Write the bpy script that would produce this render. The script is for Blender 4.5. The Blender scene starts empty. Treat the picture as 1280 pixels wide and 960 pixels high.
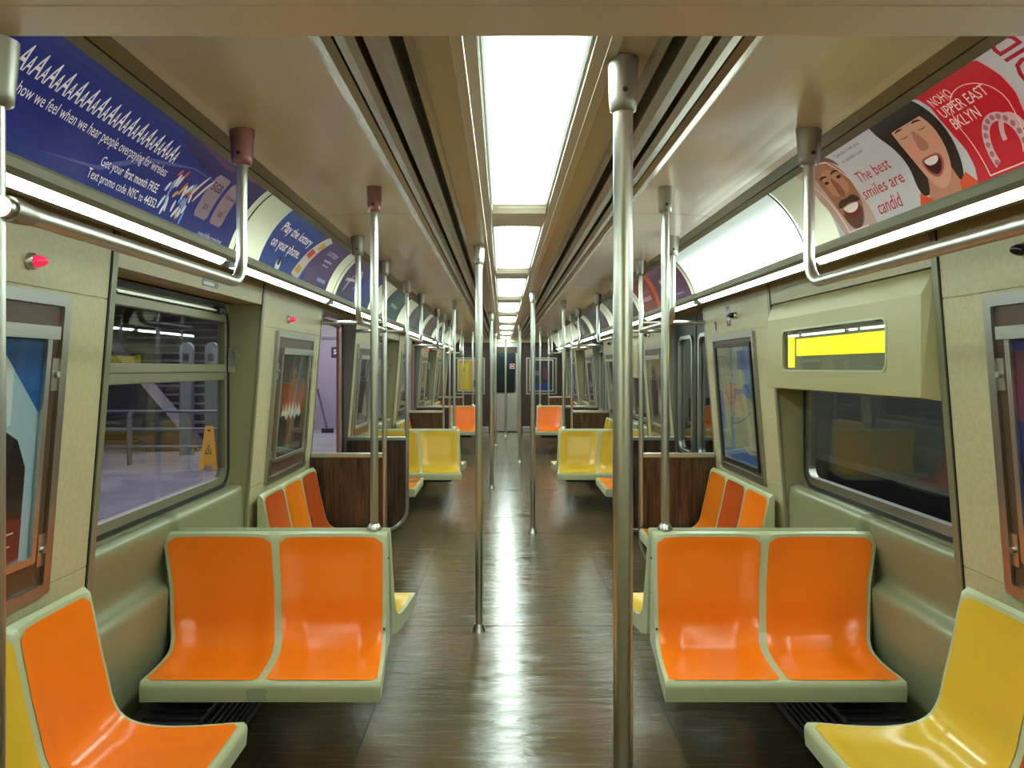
import bpy, bmesh, math, random
from mathutils import Vector, Matrix
random.seed(7)
SC = bpy.context.scene
COL = SC.collection
PI = math.pi

# ---------------------------------------------------------------- camera, world, lights, exposure
cam_d = bpy.data.cameras.new('camera')
cam_d.sensor_width = 36.0
cam_d.lens = 27.0
cam_d.shift_x = 12 / 1280
cam_d.shift_y = -20 / 1280
cam_d.clip_start = 0.05
cam_o = bpy.data.objects.new('camera', cam_d)
COL.objects.link(cam_o)
cam_o.location = (-0.07, 0.0, 1.46)
cam_o.rotation_euler = (PI / 2, 0, 0)
SC.camera = cam_o

EXPOSURE = 0.62
CEIL_LIGHT = 19.0
COVE_LIGHT = 5.0
STRIP_LIGHT = 19.0
PRINT_GLOW = 0.24      # the same tubes seen through the posters
COVE_GLOW = 0.55        # translucent covers with weak tubes behind them
PLATFORM_LAMP = 112.0
SC.view_settings.view_transform = 'Standard'
SC.view_settings.look = 'None'
SC.view_settings.gamma = 1.0
SC.view_settings.exposure = EXPOSURE
SC.view_settings.use_curve_mapping = False
try:
    SC.cycles.max_bounces = 8
    SC.cycles.diffuse_bounces = 4
    SC.cycles.glossy_bounces = 4
    SC.cycles.transmission_bounces = 6
    SC.cycles.transparent_max_bounces = 12
    SC.cycles.sample_clamp_indirect = 4.0
    SC.cycles.caustics_reflective = False
    SC.cycles.caustics_refractive = False
    SC.cycles.use_denoising = True
except Exception:
    pass
world = bpy.data.worlds.new('station_dark')
SC.world = world
world.use_nodes = True
world.node_tree.nodes['Background'].inputs[0].default_value = (0.010, 0.010, 0.013, 1)
world.node_tree.nodes['Background'].inputs[1].default_value = 1.0


def area_lamp(name, loc, size, size_y, power, color=(1, 1, 1), rot=(0, 0, 0)):
    d = bpy.data.lights.new(name, 'AREA')
    d.shape = 'RECTANGLE'
    d.size = size
    d.size_y = size_y
    d.energy = power
    d.color = color
    o = bpy.data.objects.new(name, d)
    COL.objects.link(o)
    o.location = loc
    o.rotation_euler = rot
    return o


# tube lamps of the station, hung over the platform; the unseen tunnel light is added to show its wall
area_lamp('platform_lamp', (-5.2, 8.0, 3.05), 1.0, 14.0, PLATFORM_LAMP * 1.6, (0.90, 0.90, 1.0))
area_lamp('platform_lamp', (-4.2, 17.0, 3.0), 3.0, 1.0, PLATFORM_LAMP * 0.6, (0.98, 0.95, 1.0))
area_lamp('tunnel_fill', (2.6, 8.0, 3.2), 0.3, 16.0, 130.0, (0.85, 1.0, 0.9))

# ---------------------------------------------------------------- materials
MATS = {}


def srgb(r, g, b):
    def f(c):
        c /= 255.0
        return c / 12.92 if c <= 0.04045 else ((c + 0.055) / 1.055) ** 2.4
    return (f(r), f(g), f(b), 1.0)


def mat(name, col, rough=0.5, metal=0.0, spec=0.5, coat=0.0, emit=None, strength=0.0):
    if name in MATS:
        return MATS[name]
    m = bpy.data.materials.new(name)
    m.use_nodes = True
    b = m.node_tree.nodes['Principled BSDF']
    b.inputs['Base Color'].default_value = col
    b.inputs['Roughness'].default_value = rough
    b.inputs['Metallic'].default_value = metal
    b.inputs['Specular IOR Level'].default_value = spec
    b.inputs['Coat Weight'].default_value = coat
    if emit:
        b.inputs['Emission Color'].default_value = emit
        b.inputs['Emission Strength'].default_value = strength
    MATS[name] = m
    return m


def nodes_of(m):
    return m.node_tree.nodes, m.node_tree.links, m.node_tree.nodes['Principled BSDF']


def add_noise(m, scale=(1, 1, 1), nscale=8.0, c0=None, c1=None, lo=0.35, hi=0.65, bump=0.0, rough=None, detail=4.0, dist=0.0, bdist=0.02):
    """object-space noise that varies colour, roughness and height"""
    N, L, b = nodes_of(m)
    tc = N.new('ShaderNodeTexCoord')
    mp = N.new('ShaderNodeMapping')
    mp.inputs['Scale'].default_value = scale
    nz = N.new('ShaderNodeTexNoise')
    nz.inputs['Scale'].default_value = nscale
    nz.inputs['Detail'].default_value = detail
    nz.inputs['Distortion'].default_value = dist
    L.new(tc.outputs['Object'], mp.inputs['Vector'])
    L.new(mp.outputs['Vector'], nz.inputs['Vector'])
    if c0 is not None:
        cr = N.new('ShaderNodeValToRGB')
        cr.color_ramp.elements[0].position = lo
        cr.color_ramp.elements[1].position = hi
        cr.color_ramp.elements[0].color = c0
        cr.color_ramp.elements[1].color = c1
        L.new(nz.outputs['Fac'], cr.inputs['Fac'])
        L.new(cr.outputs['Color'], b.inputs['Base Color'])
    if rough is not None:
        mr = N.new('ShaderNodeMapRange')
        mr.inputs['From Min'].default_value = 0.3
        mr.inputs['From Max'].default_value = 0.7
        mr.inputs['To Min'].default_value = rough[0]
        mr.inputs['To Max'].default_value = rough[1]
        L.new(nz.outputs['Fac'], mr.inputs['Value'])
        L.new(mr.outputs['Result'], b.inputs['Roughness'])
    if bump:
        bp = N.new('ShaderNodeBump')
        bp.inputs['Strength'].default_value = bump
        bp.inputs['Distance'].default_value = bdist
        L.new(nz.outputs['Fac'], bp.inputs['Height'])
        L.new(bp.outputs['Normal'], b.inputs['Normal'])
    return m


M = {}
# floor: worn glossy brown sheet with scuffs running across the aisle
fm = mat('floor_vinyl', srgb(84, 68, 55), 0.2, 0, 0.5)
N, L, B = nodes_of(fm)
tc = N.new('ShaderNodeTexCoord')
mp = N.new('ShaderNodeMapping'); mp.inputs['Scale'].default_value = (1.0, 4.0, 1)
n1 = N.new('ShaderNodeTexNoise'); n1.inputs['Scale'].default_value = 3.4; n1.inputs['Detail'].default_value = 6; n1.inputs['Roughness'].default_value = 0.6
n2 = N.new('ShaderNodeTexNoise'); n2.inputs['Scale'].default_value = 0.9; n2.inputs['Detail'].default_value = 3
L.new(tc.outputs['Object'], mp.inputs['Vector']); L.new(mp.outputs['Vector'], n1.inputs['Vector']); L.new(tc.outputs['Object'], n2.inputs['Vector'])
cr = N.new('ShaderNodeValToRGB')
cr.color_ramp.elements[0].position = 0.36; cr.color_ramp.elements[1].position = 0.64
cr.color_ramp.elements[0].color = srgb(78, 72, 46); cr.color_ramp.elements[1].color = srgb(102, 78, 56)
L.new(n2.outputs['Fac'], cr.inputs['Fac'])
n3 = N.new('ShaderNodeTexNoise'); n3.inputs['Scale'].default_value = 11; n3.inputs['Detail'].default_value = 3
mp3 = N.new('ShaderNodeMapping'); mp3.inputs['Scale'].default_value = (0.3, 5.0, 1)
L.new(tc.outputs['Object'], mp3.inputs['Vector']); L.new(mp3.outputs['Vector'], n3.inputs['Vector'])
cr3 = N.new('ShaderNodeValToRGB')
cr3.color_ramp.elements[0].position = 0.58; cr3.color_ramp.elements[1].position = 0.74
cr3.color_ramp.elements[0].color = (0, 0, 0, 1); cr3.color_ramp.elements[1].color = (1, 1, 1, 1)
L.new(n3.outputs['Fac'], cr3.inputs['Fac'])
mx = N.new('ShaderNodeMix'); mx.data_type = 'RGBA'
mx.inputs[7].default_value = srgb(126, 112, 90)
L.new(cr3.outputs['Color'], mx.inputs[0]); L.new(cr.outputs['Color'], mx.inputs[6])
L.new(mx.outputs[2], B.inputs['Base Color'])
mr = N.new('ShaderNodeMapRange'); mr.inputs['From Min'].default_value = 0.3; mr.inputs['From Max'].default_value = 0.7
mr.inputs['To Min'].default_value = 0.10; mr.inputs['To Max'].default_value = 0.27
L.new(n1.outputs['Fac'], mr.inputs['Value']); L.new(mr.outputs['Result'], B.inputs['Roughness'])
bp = N.new('ShaderNodeBump'); bp.inputs['Strength'].default_value = 0.34; bp.inputs['Distance'].default_value = 0.012
B.inputs['Specular IOR Level'].default_value = 0.36
L.new(n1.outputs['Fac'], bp.inputs['Height']); L.new(bp.outputs['Normal'], B.inputs['Normal'])
M['floor'] = fm

M['wall'] = add_noise(mat('wall_melamine', srgb(176, 166, 128), 0.38), (1, 1, 1), 60, srgb(178, 168, 130), srgb(184, 174, 136), 0.4, 0.6, detail=0)
M['niche'] = mat('niche_panel', srgb(150, 144, 110), 0.4)
M['pod'] = mat('moulded_sill', srgb(128, 130, 98), 0.33)
M['trimgreen'] = mat('painted_trim', srgb(128, 124, 98), 0.35, 0.3)
M['ceil'] = add_noise(mat('ceiling_panel', srgb(244, 234, 222), 0.2, 0.0), (1, 0.7, 1), 2.2, bump=0.35, detail=1.0, bdist=0.05)
M['ceilstrip'] = mat('air_duct_metal', srgb(170, 156, 134), 0.26, 0.6)
M['ceilpanel'] = mat('centre_ceiling_panel', srgb(222, 208, 186), 0.3, 0.1)
M['beam'] = mat('header_metal', srgb(246, 222, 208), 0.34, 0.0)
M['black'] = mat('black_slot', (0.008, 0.008, 0.008, 1), 0.6)
M['rubber'] = mat('black_rubber', (0.012, 0.012, 0.013, 1), 0.45)
M['steel'] = mat('stainless_steel', (0.60, 0.60, 0.54, 1), 0.33, 1.0)
M['dullsteel'] = mat('brushed_steel', (0.42, 0.41, 0.37, 1), 0.36, 1.0)
M['socket'] = mat('cast_socket', (0.40, 0.385, 0.34, 1), 0.4, 0.9)
M['socketred'] = mat('reddish_cast_socket', (0.40, 0.20, 0.19, 1), 0.38, 0.8)
M['shell'] = mat('seat_shell', srgb(176, 180, 142), 0.3, 0, 0.5)
M['screw'] = mat('screw_dark', (0.05, 0.05, 0.04, 1), 0.4, 0.6)
SEAT = {
    'o': ('orange', (240, 118, 20)), 'b': ('burnt_orange', (188, 80, 30)), 'y': ('yellow', (212, 172, 50)),
    'a': ('amber_orange', (224, 120, 22)), 'p': ('pale_yellow', (214, 188, 72)),
}
for k, (n, c) in SEAT.items():
    M['seat_' + k] = add_noise(mat('seat_' + n, srgb(*c), 0.2, 0, 0.5), (1, 1, 1), 2.2, rough=(0.17, 0.25), detail=1)
# wood laminate with upright grain
wm = mat('wood_laminate', srgb(70, 45, 28), 0.3)
N, L, B = nodes_of(wm)
tc = N.new('ShaderNodeTexCoord'); mp = N.new('ShaderNodeMapping'); mp.inputs['Scale'].default_value = (20, 20, 1.1)
n1 = N.new('ShaderNodeTexNoise'); n1.inputs['Scale'].default_value = 3.0; n1.inputs['Detail'].default_value = 5; n1.inputs['Distortion'].default_value = 0.6
L.new(tc.outputs['Object'], mp.inputs['Vector']); L.new(mp.outputs['Vector'], n1.inputs['Vector'])
cr = N.new('ShaderNodeValToRGB')
cr.color_ramp.elements[0].position = 0.35; cr.color_ramp.elements[1].position = 0.72
cr.color_ramp.elements[0].color = srgb(34, 22, 13); cr.color_ramp.elements[1].color = srgb(96, 72, 50)
L.new(n1.outputs['Fac'], cr.inputs['Fac']); L.new(cr.outputs['Color'], B.inputs['Base Color'])
M['wood'] = wm
M['board'] = mat('case_board', srgb(84, 62, 44), 0.35)
M['darkpanel'] = mat('end_wall_panel', srgb(60, 42, 32), 0.35)
M['heater'] = mat('heater_black', (0.02, 0.02, 0.02, 1), 0.35, 0.5)
M['white'] = mat('print_white', srgb(225, 225, 220), 0.4)
M['paper'] = mat('plain_paper', srgb(206, 204, 198), 0.35)
M['tread'] = mat('stair_tread', srgb(112, 106, 118), 0.6)
M['darkmetal'] = mat('dark_metal', srgb(58, 56, 62), 0.5, 0.3)
M['railgrey'] = mat('rail_grey', srgb(104, 108, 118), 0.45, 0.3)
M['concrete'] = add_noise(mat('platform_floor', srgb(132, 130, 134), 0.4), (1, 1, 1), 2.5, srgb(118, 117, 122), srgb(142, 140, 146))
M['mauve'] = mat('mauve_wall', srgb(160, 154, 160), 0.55)
M['mauvedoor'] = mat('mauve_door', srgb(150, 140, 158), 0.5)
M['stationceil'] = mat('station_ceiling', srgb(56, 52, 66), 0.8)
M['tunnel'] = mat('tunnel_wall', srgb(74, 80, 74), 0.7)
M['signyellow'] = mat('sign_yellow', srgb(236, 172, 14), 0.45)
M['lampred'] = mat('indicator_red', srgb(200, 20, 60), 0.15, 0, 0.6, emit=(0.9, 0.03, 0.12, 1), strength=0.5)
M['lampblack'] = mat('indicator_black', (0.01, 0.01, 0.012, 1), 0.12)
M['rollyellow'] = mat('lit_roll_sign', srgb(240, 225, 0), 0.5, emit=(0.86, 0.80, 0.0, 1), strength=0.8)
M['rollgrey'] = mat('roll_backing', srgb(120, 122, 92), 0.6)
M['signred'] = mat('sign_red', srgb(176, 24, 24), 0.4)


def color_mat(rgb, rough=0.28, name=None):
    return mat(name or 'print_%d_%d_%d' % rgb, srgb(*rgb), rough, 0, 0.4)


# glass: clear pane with a weak mirror
def glass(name, tint, mirror):
    m = bpy.data.materials.new(name)
    m.use_nodes = True
    N = m.node_tree.nodes; L = m.node_tree.links
    N.remove(N['Principled BSDF'])
    t = N.new('ShaderNodeBsdfTransparent'); t.inputs[0].default_value = tint
    g = N.new('ShaderNodeBsdfGlossy'); g.inputs['Roughness'].default_value = 0.02
    lw = N.new('ShaderNodeLayerWeight'); lw.inputs['Blend'].default_value = 0.5
    p5 = N.new('ShaderNodeMath'); p5.operation = 'POWER'; p5.inputs[1].default_value = 5.0
    L.new(lw.outputs['Facing'], p5.inputs[0])
    f = N.new('ShaderNodeMapRange')
    f.inputs['To Min'].default_value = ((mirror - 1) / (mirror + 1)) ** 2
    f.inputs['To Max'].default_value = 1.0
    L.new(p5.outputs[0], f.inputs['Value'])
    x = N.new('ShaderNodeMixShader')
    L.new(f.outputs[0], x.inputs[0]); L.new(t.outputs[0], x.inputs[1]); L.new(g.outputs[0], x.inputs[2])
    L.new(x.outputs[0], N['Material Output'].inputs['Surface'])
    return m


M['glass'] = glass('window_glass', (0.93, 0.92, 0.97, 1), 1.36)
M['glassdark'] = glass('door_glass', (0.55, 0.6, 0.6, 1), 1.55)
M['film'] = glass('clear_cover', (0.97, 0.97, 0.97, 1), 1.35)


# lit lens: emission strongest where the tubes are (in the lens's own space)
def lens_mat(name, col, strength, edge, half_x, half_y):
    m = bpy.data.materials.new(name)
    m.use_nodes = True
    N = m.node_tree.nodes; L = m.node_tree.links; B = N['Principled BSDF']
    B.inputs['Base Color'].default_value = (0.6, 0.66, 0.62, 1)
    B.inputs['Roughness'].default_value = 0.35
    tc = N.new('ShaderNodeTexCoord'); sp = N.new('ShaderNodeSeparateXYZ')
    L.new(tc.outputs['Object'], sp.inputs[0])
    outs = []
    for ax, h, w in ((0, half_x, half_x * 0.45), (1, half_y, half_y * 0.22)):
        a = N.new('ShaderNodeMath'); a.operation = 'ABSOLUTE'; L.new(sp.outputs[ax], a.inputs[0])
        r = N.new('ShaderNodeMapRange'); r.interpolation_type = 'SMOOTHSTEP'
        r.inputs['From Min'].default_value = h; r.inputs['From Max'].default_value = h - w
        r.inputs['To Min'].default_value = 0.0; r.inputs['To Max'].default_value = 1.0
        L.new(a.outputs[0], r.inputs['Value']); outs.append(r)
    mu = N.new('ShaderNodeMath'); mu.operation = 'MULTIPLY'
    L.new(outs[0].outputs[0], mu.inputs[0]); L.new(outs[1].outputs[0], mu.inputs[1])
    mr = N.new('ShaderNodeMapRange')
    mr.inputs['To Min'].default_value = strength * edge; mr.inputs['To Max'].default_value = strength
    L.new(mu.outputs[0], mr.inputs['Value'])
    B.inputs['Emission Color'].default_value = col
    L.new(mr.outputs[0], B.inputs['Emission Strength'])
    return m


M['lens'] = lens_mat('ceiling_lens', (0.80, 1.0, 0.90, 1), CEIL_LIGHT, 0.026, 0.112, 0.84)
M['strip'] = mat('cove_lamp_strip', srgb(210, 225, 215), 0.4, emit=(0.80, 1.0, 0.92, 1), strength=STRIP_LIGHT)


def cover_mat(name, base, col, low, high):
    """translucent cover: the tube runs behind its lower edge, so it glows most there"""
    m = mat(name, base, 0.3)
    N, L, B = nodes_of(m)
    tc = N.new('ShaderNodeTexCoord'); sp = N.new('ShaderNodeSeparateXYZ')
    L.new(tc.outputs['Object'], sp.inputs[0])
    r = N.new('ShaderNodeMapRange'); r.interpolation_type = 'SMOOTHSTEP'
    r.inputs['From Min'].default_value = 2.15; r.inputs['From Max'].default_value = 1.93
    r.inputs['To Min'].default_value = high; r.inputs['To Max'].default_value = low
    L.new(sp.outputs[2], r.inputs['Value'])
    B.inputs['Emission Color'].default_value = col
    L.new(r.outputs[0], B.inputs['Emission Strength'])
    return m


M['covelit'] = cover_mat('lit_cove_diffuser', srgb(200, 215, 208), (0.80, 0.98, 0.93, 1), COVE_LIGHT, COVE_LIGHT * 0.06)
M['covedim'] = cover_mat('translucent_cove_diffuser', srgb(170, 176, 148), (0.84, 0.94, 0.68, 1), COVE_GLOW, COVE_GLOW * 0.3)


# ---------------------------------------------------------------- mesh helpers
class MB:
    def __init__(s):
        s.v = []; s.f = []; s.sm = []

    def add(s, verts, faces, smooth=False):
        n = len(s.v)
        s.v += [tuple(p) for p in verts]
        for f in faces:
            s.f.append(tuple(i + n for i in f)); s.sm.append(smooth)
        return s

    def box(s, x0, x1, y0, y1, z0, z1):
        x0, x1 = sorted((x0, x1)); y0, y1 = sorted((y0, y1)); z0, z1 = sorted((z0, z1))
        return s.add([(x0, y0, z0), (x1, y0, z0), (x1, y1, z0), (x0, y1, z0), (x0, y0, z1), (x1, y0, z1), (x1, y1, z1), (x0, y1, z1)],
                     [(0, 3, 2, 1), (4, 5, 6, 7), (0, 1, 5, 4), (1, 2, 6, 5), (2, 3, 7, 6), (3, 0, 4, 7)])

    def rbox(s, x0, x1, y0, y1, z0, z1, r):
        """box with bevelled edges"""
        bm = bmesh.new()
        bmesh.ops.create_cube(bm, size=1)
        for v in bm.verts:
            v.co = Vector(((x0 + x1) / 2 + v.co.x * abs(x1 - x0), (y0 + y1) / 2 + v.co.y * abs(y1 - y0), (z0 + z1) / 2 + v.co.z * abs(z1 - z0)))
        bmesh.ops.bevel(bm, geom=bm.edges[:], offset=r, segments=2, profile=0.5, affect='EDGES')
        bm.verts.index_update()
        s.add([v.co[:] for v in bm.verts], [[v.index for v in f.verts] for f in bm.faces])
        bm.free()
        return s

    def prism(s, pts, axis, a, b, smooth=False):
        """polygon pts in the plane normal to axis, pushed from a to b.
        axis y: pts are (x, z); x: (y, z); z: (x, y)"""
        def P(p, t):
            return {'y': (p[0], t, p[1]), 'x': (t, p[0], p[1]), 'z': (p[0], p[1], t)}[axis]
        n = len(pts)
        vs = [P(p, a) for p in pts] + [P(p, b) for p in pts]
        fs = [(i, (i + 1) % n, n + (i + 1) % n, n + i) for i in range(n)]
        s.add(vs, fs, smooth)
        s.add([P(p, a) for p in pts], [tuple(range(n))])
        s.add([P(p, b) for p in pts], [tuple(range(n - 1, -1, -1))])
        return s

    def tube(s, path, r, seg=14, radii=None, cap=True):
        pts = [Vector(p) for p in path]
        n = len(pts)
        rings = []
        up = None
        for i, p in enumerate(pts):
            d = (pts[min(i + 1, n - 1)] - pts[max(i - 1, 0)]).normalized()
            if up is None:
                up = Vector((1, 0, 0)) if abs(d.x) < 0.9 else Vector((0, 1, 0))
            a = (up - d * up.dot(d)).normalized()
            up = a
            c = d.cross(a)
            rr = radii[i] if radii else r
            rings.append([p + (a * math.cos(2 * PI * k / seg) + c * math.sin(2 * PI * k / seg)) * rr for k in range(seg)])
        vs = [q for ring in rings for q in ring]
        fs = []
        for i in range(n - 1):
            for k in range(seg):
                fs.append((i * seg + k, i * seg + (k + 1) % seg, (i + 1) * seg + (k + 1) % seg, (i + 1) * seg + k))
        s.add(vs, fs, True)
        if cap:
            s.add(rings[0], [tuple(range(seg - 1, -1, -1))])
            s.add(rings[-1], [tuple(range(seg))])
        return s

    def build(s, name, m, parent=None, key=None, loc=None):
        me = bpy.data.meshes.new(name)
        me.from_pydata(s.v, [], s.f)
        me.polygons.foreach_set('use_smooth', s.sm)
        bm = bmesh.new(); bm.from_mesh(me)
        bmesh.ops.recalc_face_normals(bm, faces=bm.faces[:])
        bm.to_mesh(me); bm.free()
        me.materials.append(m if not isinstance(m, str) else M[m])
        return link(name, me, parent, loc)


def link(name, me, parent=None, loc=None):
    o = bpy.data.objects.new(name, me)
    COL.objects.link(o)
    if parent:
        o.parent = parent
    if loc:
        o.location = loc
    return o


def tag(o, label=None, cat=None, group=None, kind=None):
    if label: o['label'] = label
    if cat: o['category'] = cat
    if group: o['group'] = group
    if kind: o['kind'] = kind
    return o


def thing(name, label, cat, loc=(0, 0, 0), rz=0, group=None):
    o = bpy.data.objects.new(name, None)
    COL.objects.link(o)
    o.location = loc
    o.rotation_euler = (0, 0, rz)
    return tag(o, label, cat, group)


def copy_tree(o, parent=None):
    kids = [c for c in bpy.data.objects if c.parent == o]
    c = o.copy(); COL.objects.link(c)
    if parent: c.parent = parent
    for k in kids:
        copy_tree(k, c)
    return c


def bend_path(a, corner, b, r, n=8):
    a, corner, b = Vector(a), Vector(corner), Vector(b)
    d1 = (a - corner).normalized(); d2 = (b - corner).normalized()
    p1 = corner + d1 * r; p2 = corner + d2 * r
    c = corner + (d1 + d2) * r
    out = [a]
    for i in range(n + 1):
        t = i / n * PI / 2
        out.append(c - d2 * r * math.cos(t) - d1 * r * math.sin(t))
    out.append(b)
    return out


def rrect(x0, x1, y0, y1, r, n=6):
    pts = []
    for cx, cy, a0 in ((x1 - r, y1 - r, 0), (x0 + r, y1 - r, 90), (x0 + r, y0 + r, 180), (x1 - r, y0 + r, 270)):
        for i in range(n + 1):
            a = math.radians(a0 + 90 * i / n)
            pts.append((cx + r * math.cos(a), cy + r * math.sin(a)))
    return pts


def ring(mb, outer, inner, fn0, fn1):
    """flat frame between two outlines of equal length, with thickness; fn0/fn1 map 2d to back/front"""
    n = len(outer)
    vs = [fn0(p) for p in outer] + [fn0(p) for p in inner] + [fn1(p) for p in outer] + [fn1(p) for p in inner]
    fs = []
    for i in range(n):
        j = (i + 1) % n
        fs += [(2 * n + i, 2 * n + j, 3 * n + j, 3 * n + i), (i, j, n + j, n + i), (i, j, 2 * n + j, 2 * n + i), (n + i, n + j, 3 * n + j, 3 * n + i)]
    mb.add(vs, fs)


# ---------------------------------------------------------------- car dimensions
Y_BACK, Y_END = -2.2, 17.52
PERIOD = 5.14
SECT = [1.24, 6.38, 11.52]           # far edge of each doorway = start of a seating section
DOORS = [(5.15, 6.38), (10.29, 11.52), (15.43, 16.66)]
BAY = (1.16, 2.65)
Z_WALL = 1.89
X_OUT = 1.54


def xw(z):
    return 1.31 - 0.08 * (z - 1.46)


# cove profile (rack of the advertisements): concave, from bottom (outside) to top (inside)
def cove(v):
    """v 0 bottom .. 1 top -> (x, z), for the right-hand side"""
    a = v * PI / 2
    ex, ez = 0.971 + 0.182 * math.cos(a), 1.906 + 0.264 * math.sin(a)
    lx, lz = 1.153 - 0.182 * v, 1.906 + 0.264 * v
    k = 0.50
    return ex * k + lx * (1 - k), ez * k + lz * (1 - k)


def cove_print(rgb):
    """print on the translucent covers: the tubes behind shine weakly through"""
    c = srgb(*rgb)
    return mat('cove_print_%d_%d_%d' % rgb, c, 0.26, 0, 0.4, emit=c, strength=PRINT_GLOW)


def cove_map(side, y_start, off):
    """(u, v) to space; u runs the way a reader on the aisle reads"""
    def f(u, v):
        x, z = cove(v)
        x2, z2 = cove(v + 0.01); x1, z1 = cove(v - 0.01)
        tx, tz = x2 - x1, z2 - z1
        l = math.hypot(tx, tz)
        nx, nz = -tz / l, tx / l       # towards the aisle
        x += nx * off; z += nz * off
        return (side * x, y_start + (u if side < 0 else -u), z)
    return f


def wall_map(side, y_start, z0, off):
    def f(u, v):
        z = z0 + v
        return (side * (xw(z) - off), y_start + (u if side < 0 else -u), z)
    return f


def flat_art(name, polys, m, fmap, parent, cuts=None, text_mesh=None):
    """2D polygons put on a surface; cuts = v values at which they are sliced so they follow a curve"""
    bm = bmesh.new()
    for poly in polys:
        try:
            bm.faces.new([bm.verts.new((p[0], p[1], 0)) for p in poly])
        except Exception:
            pass
    if text_mesh:
        for me in text_mesh:
            bm.from_mesh(me)
    if cuts:
        bmesh.ops.triangulate(bm, faces=[f for f in bm.faces if len(f.verts) > 4])
        for c in cuts:
            bmesh.ops.bisect_plane(bm, geom=bm.verts[:] + bm.edges[:] + bm.faces[:], plane_co=(0, c, 0), plane_no=(0, 1, 0))
    for v in bm.verts:
        v.co = Vector(fmap(v.co.x, v.co.y))
    me = bpy.data.meshes.new(name)
    bm.to_mesh(me); bm.free()
    me.materials.append(m)
    return link(name, me, parent)


VCUTS = [i / 12 for i in range(1, 12)]


def text2d(body, x, y, h, width=None, rot=0.0, vscale=1.0, align='L', bold=0.0):
    """lettering as a flat mesh: left end x, baseline y, capital height h (metres), optional overall width;
    vscale squeezes heights into the cove's 0..1 coordinate"""
    cu = bpy.data.curves.new('lettering', 'FONT')
    cu.body = body
    cu.size = 1.0
    cu.offset = bold
    cu.resolution_u = 2
    o = bpy.data.objects.new('lettering_source', cu)
    COL.objects.link(o)
    dg = bpy.context.evaluated_depsgraph_get()
    me = bpy.data.meshes.new_from_object(o.evaluated_get(dg))
    bpy.data.objects.remove(o)
    xs = [v.co.x for v in me.vertices]
    w = (max(xs) - min(xs)) or 1
    sy = h / 0.70
    sx = (width / w) if width else sy
    x_min = min(xs)
    tw = w * sx
    sh = -tw if align == 'R' else (-tw / 2 if align == 'C' else 0)
    c, s_ = math.cos(rot), math.sin(rot)
    for v in me.vertices:
        a = (v.co.x - x_min) * sx + sh
        b = v.co.y * sy
        a, b = a * c - b * s_, a * s_ + b * c
        v.co = Vector((x + a, y + b * vscale, 0))
    return me


VS = 1 / 0.35       # metres of arc to v


def ell(cx, cy, rx, ry, n=22, a0=0, a1=360, rot=0, vs=1.0):
    pts = []
    for i in range(n):
        t = math.radians(a0 + (a1 - a0) * i / (n if a1 - a0 == 360 else n - 1))
        x, y = rx * math.cos(t), ry * math.sin(t)
        c, s = math.cos(math.radians(rot)), math.sin(math.radians(rot))
        pts.append((cx + x * c - y * s, cy + (x * s + y * c) * vs))
    return pts


# ---------------------------------------------------------------- setting: floor, ceiling, walls
f = MB(); f.box(-X_OUT, X_OUT, Y_BACK, Y_END, -0.06, 0.0)
tag(f.build('floor', 'floor'), kind='structure')
f = MB()
for x in (-0.62, 0.62):
    f.box(x - 0.0015, x + 0.0015, Y_BACK + .01, Y_END - .01, 0.0, 0.0012)
for y in (1.9, 4.35, 6.8, 9.2, 11.7, 14.1):
    f.box(-0.62, 0.62, y - 0.0015, y + 0.0015, 0.0, 0.0012)
tag(f.build('trim_1', 'black'), kind='structure')

CY0 = 1.10   # the ceiling proper starts behind the dropped header


def strip_poly(mb, pts, y0, y1, thick=0.012):
    """open cross-section line (x, z) given thickness upward, pushed along y, on both sides"""
    for sg in (-1, 1):
        top = [(p[0], p[1] + thick) for p in pts]
        poly = [(sg * p[0], p[1]) for p in pts] + [(sg * p[0], p[1]) for p in reversed(top)]
        mb.prism(poly, 'y', y0, y1)


# roof skin above everything so that no light leaks
f = MB(); f.box(-X_OUT, X_OUT, Y_BACK, Y_END, 2.30, 2.36)
side_pts = [(0.466, 2.135), (0.468, 2.185), (0.50, 2.19), (0.60, 2.19), (0.70, 2.189), (0.78, 2.186), (0.84, 2.182), (0.88, 2.178), (0.915, 2.172)]
# smooth the panel cross-section
for sg in (-1, 1):
    n = len(side_pts)
    for i in range(n - 1):
        a, b = side_pts[i], side_pts[i + 1]
        f.add([(sg * a[0], Y_BACK, a[1]), (sg * b[0], Y_BACK, b[1]), (sg * b[0], Y_END, b[1]), (sg * a[0], Y_END, a[1])], [(0, 1, 2, 3)], i > 0)
f.build('ceiling', 'ceil')
tag(bpy.data.objects['ceiling'], kind='structure')
# seams across the side ceiling panels
f = MB()
for y in (3.62, 6.2, 8.75, 11.3, 13.9):
    for sg in (-1, 1):
        for i in range(1, len(side_pts) - 1):
            a, b = side_pts[i], side_pts[i + 1]
            f.add([(sg * a[0], y, a[1] - .0012), (sg * b[0], y, b[1] - .0012), (sg * b[0], y + .004, b[1] - .0012), (sg * a[0], y + .004, a[1] - .0012)], [(0, 1, 2, 3)])
tag(f.build('trim_2', 'black'), kind='structure')

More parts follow.
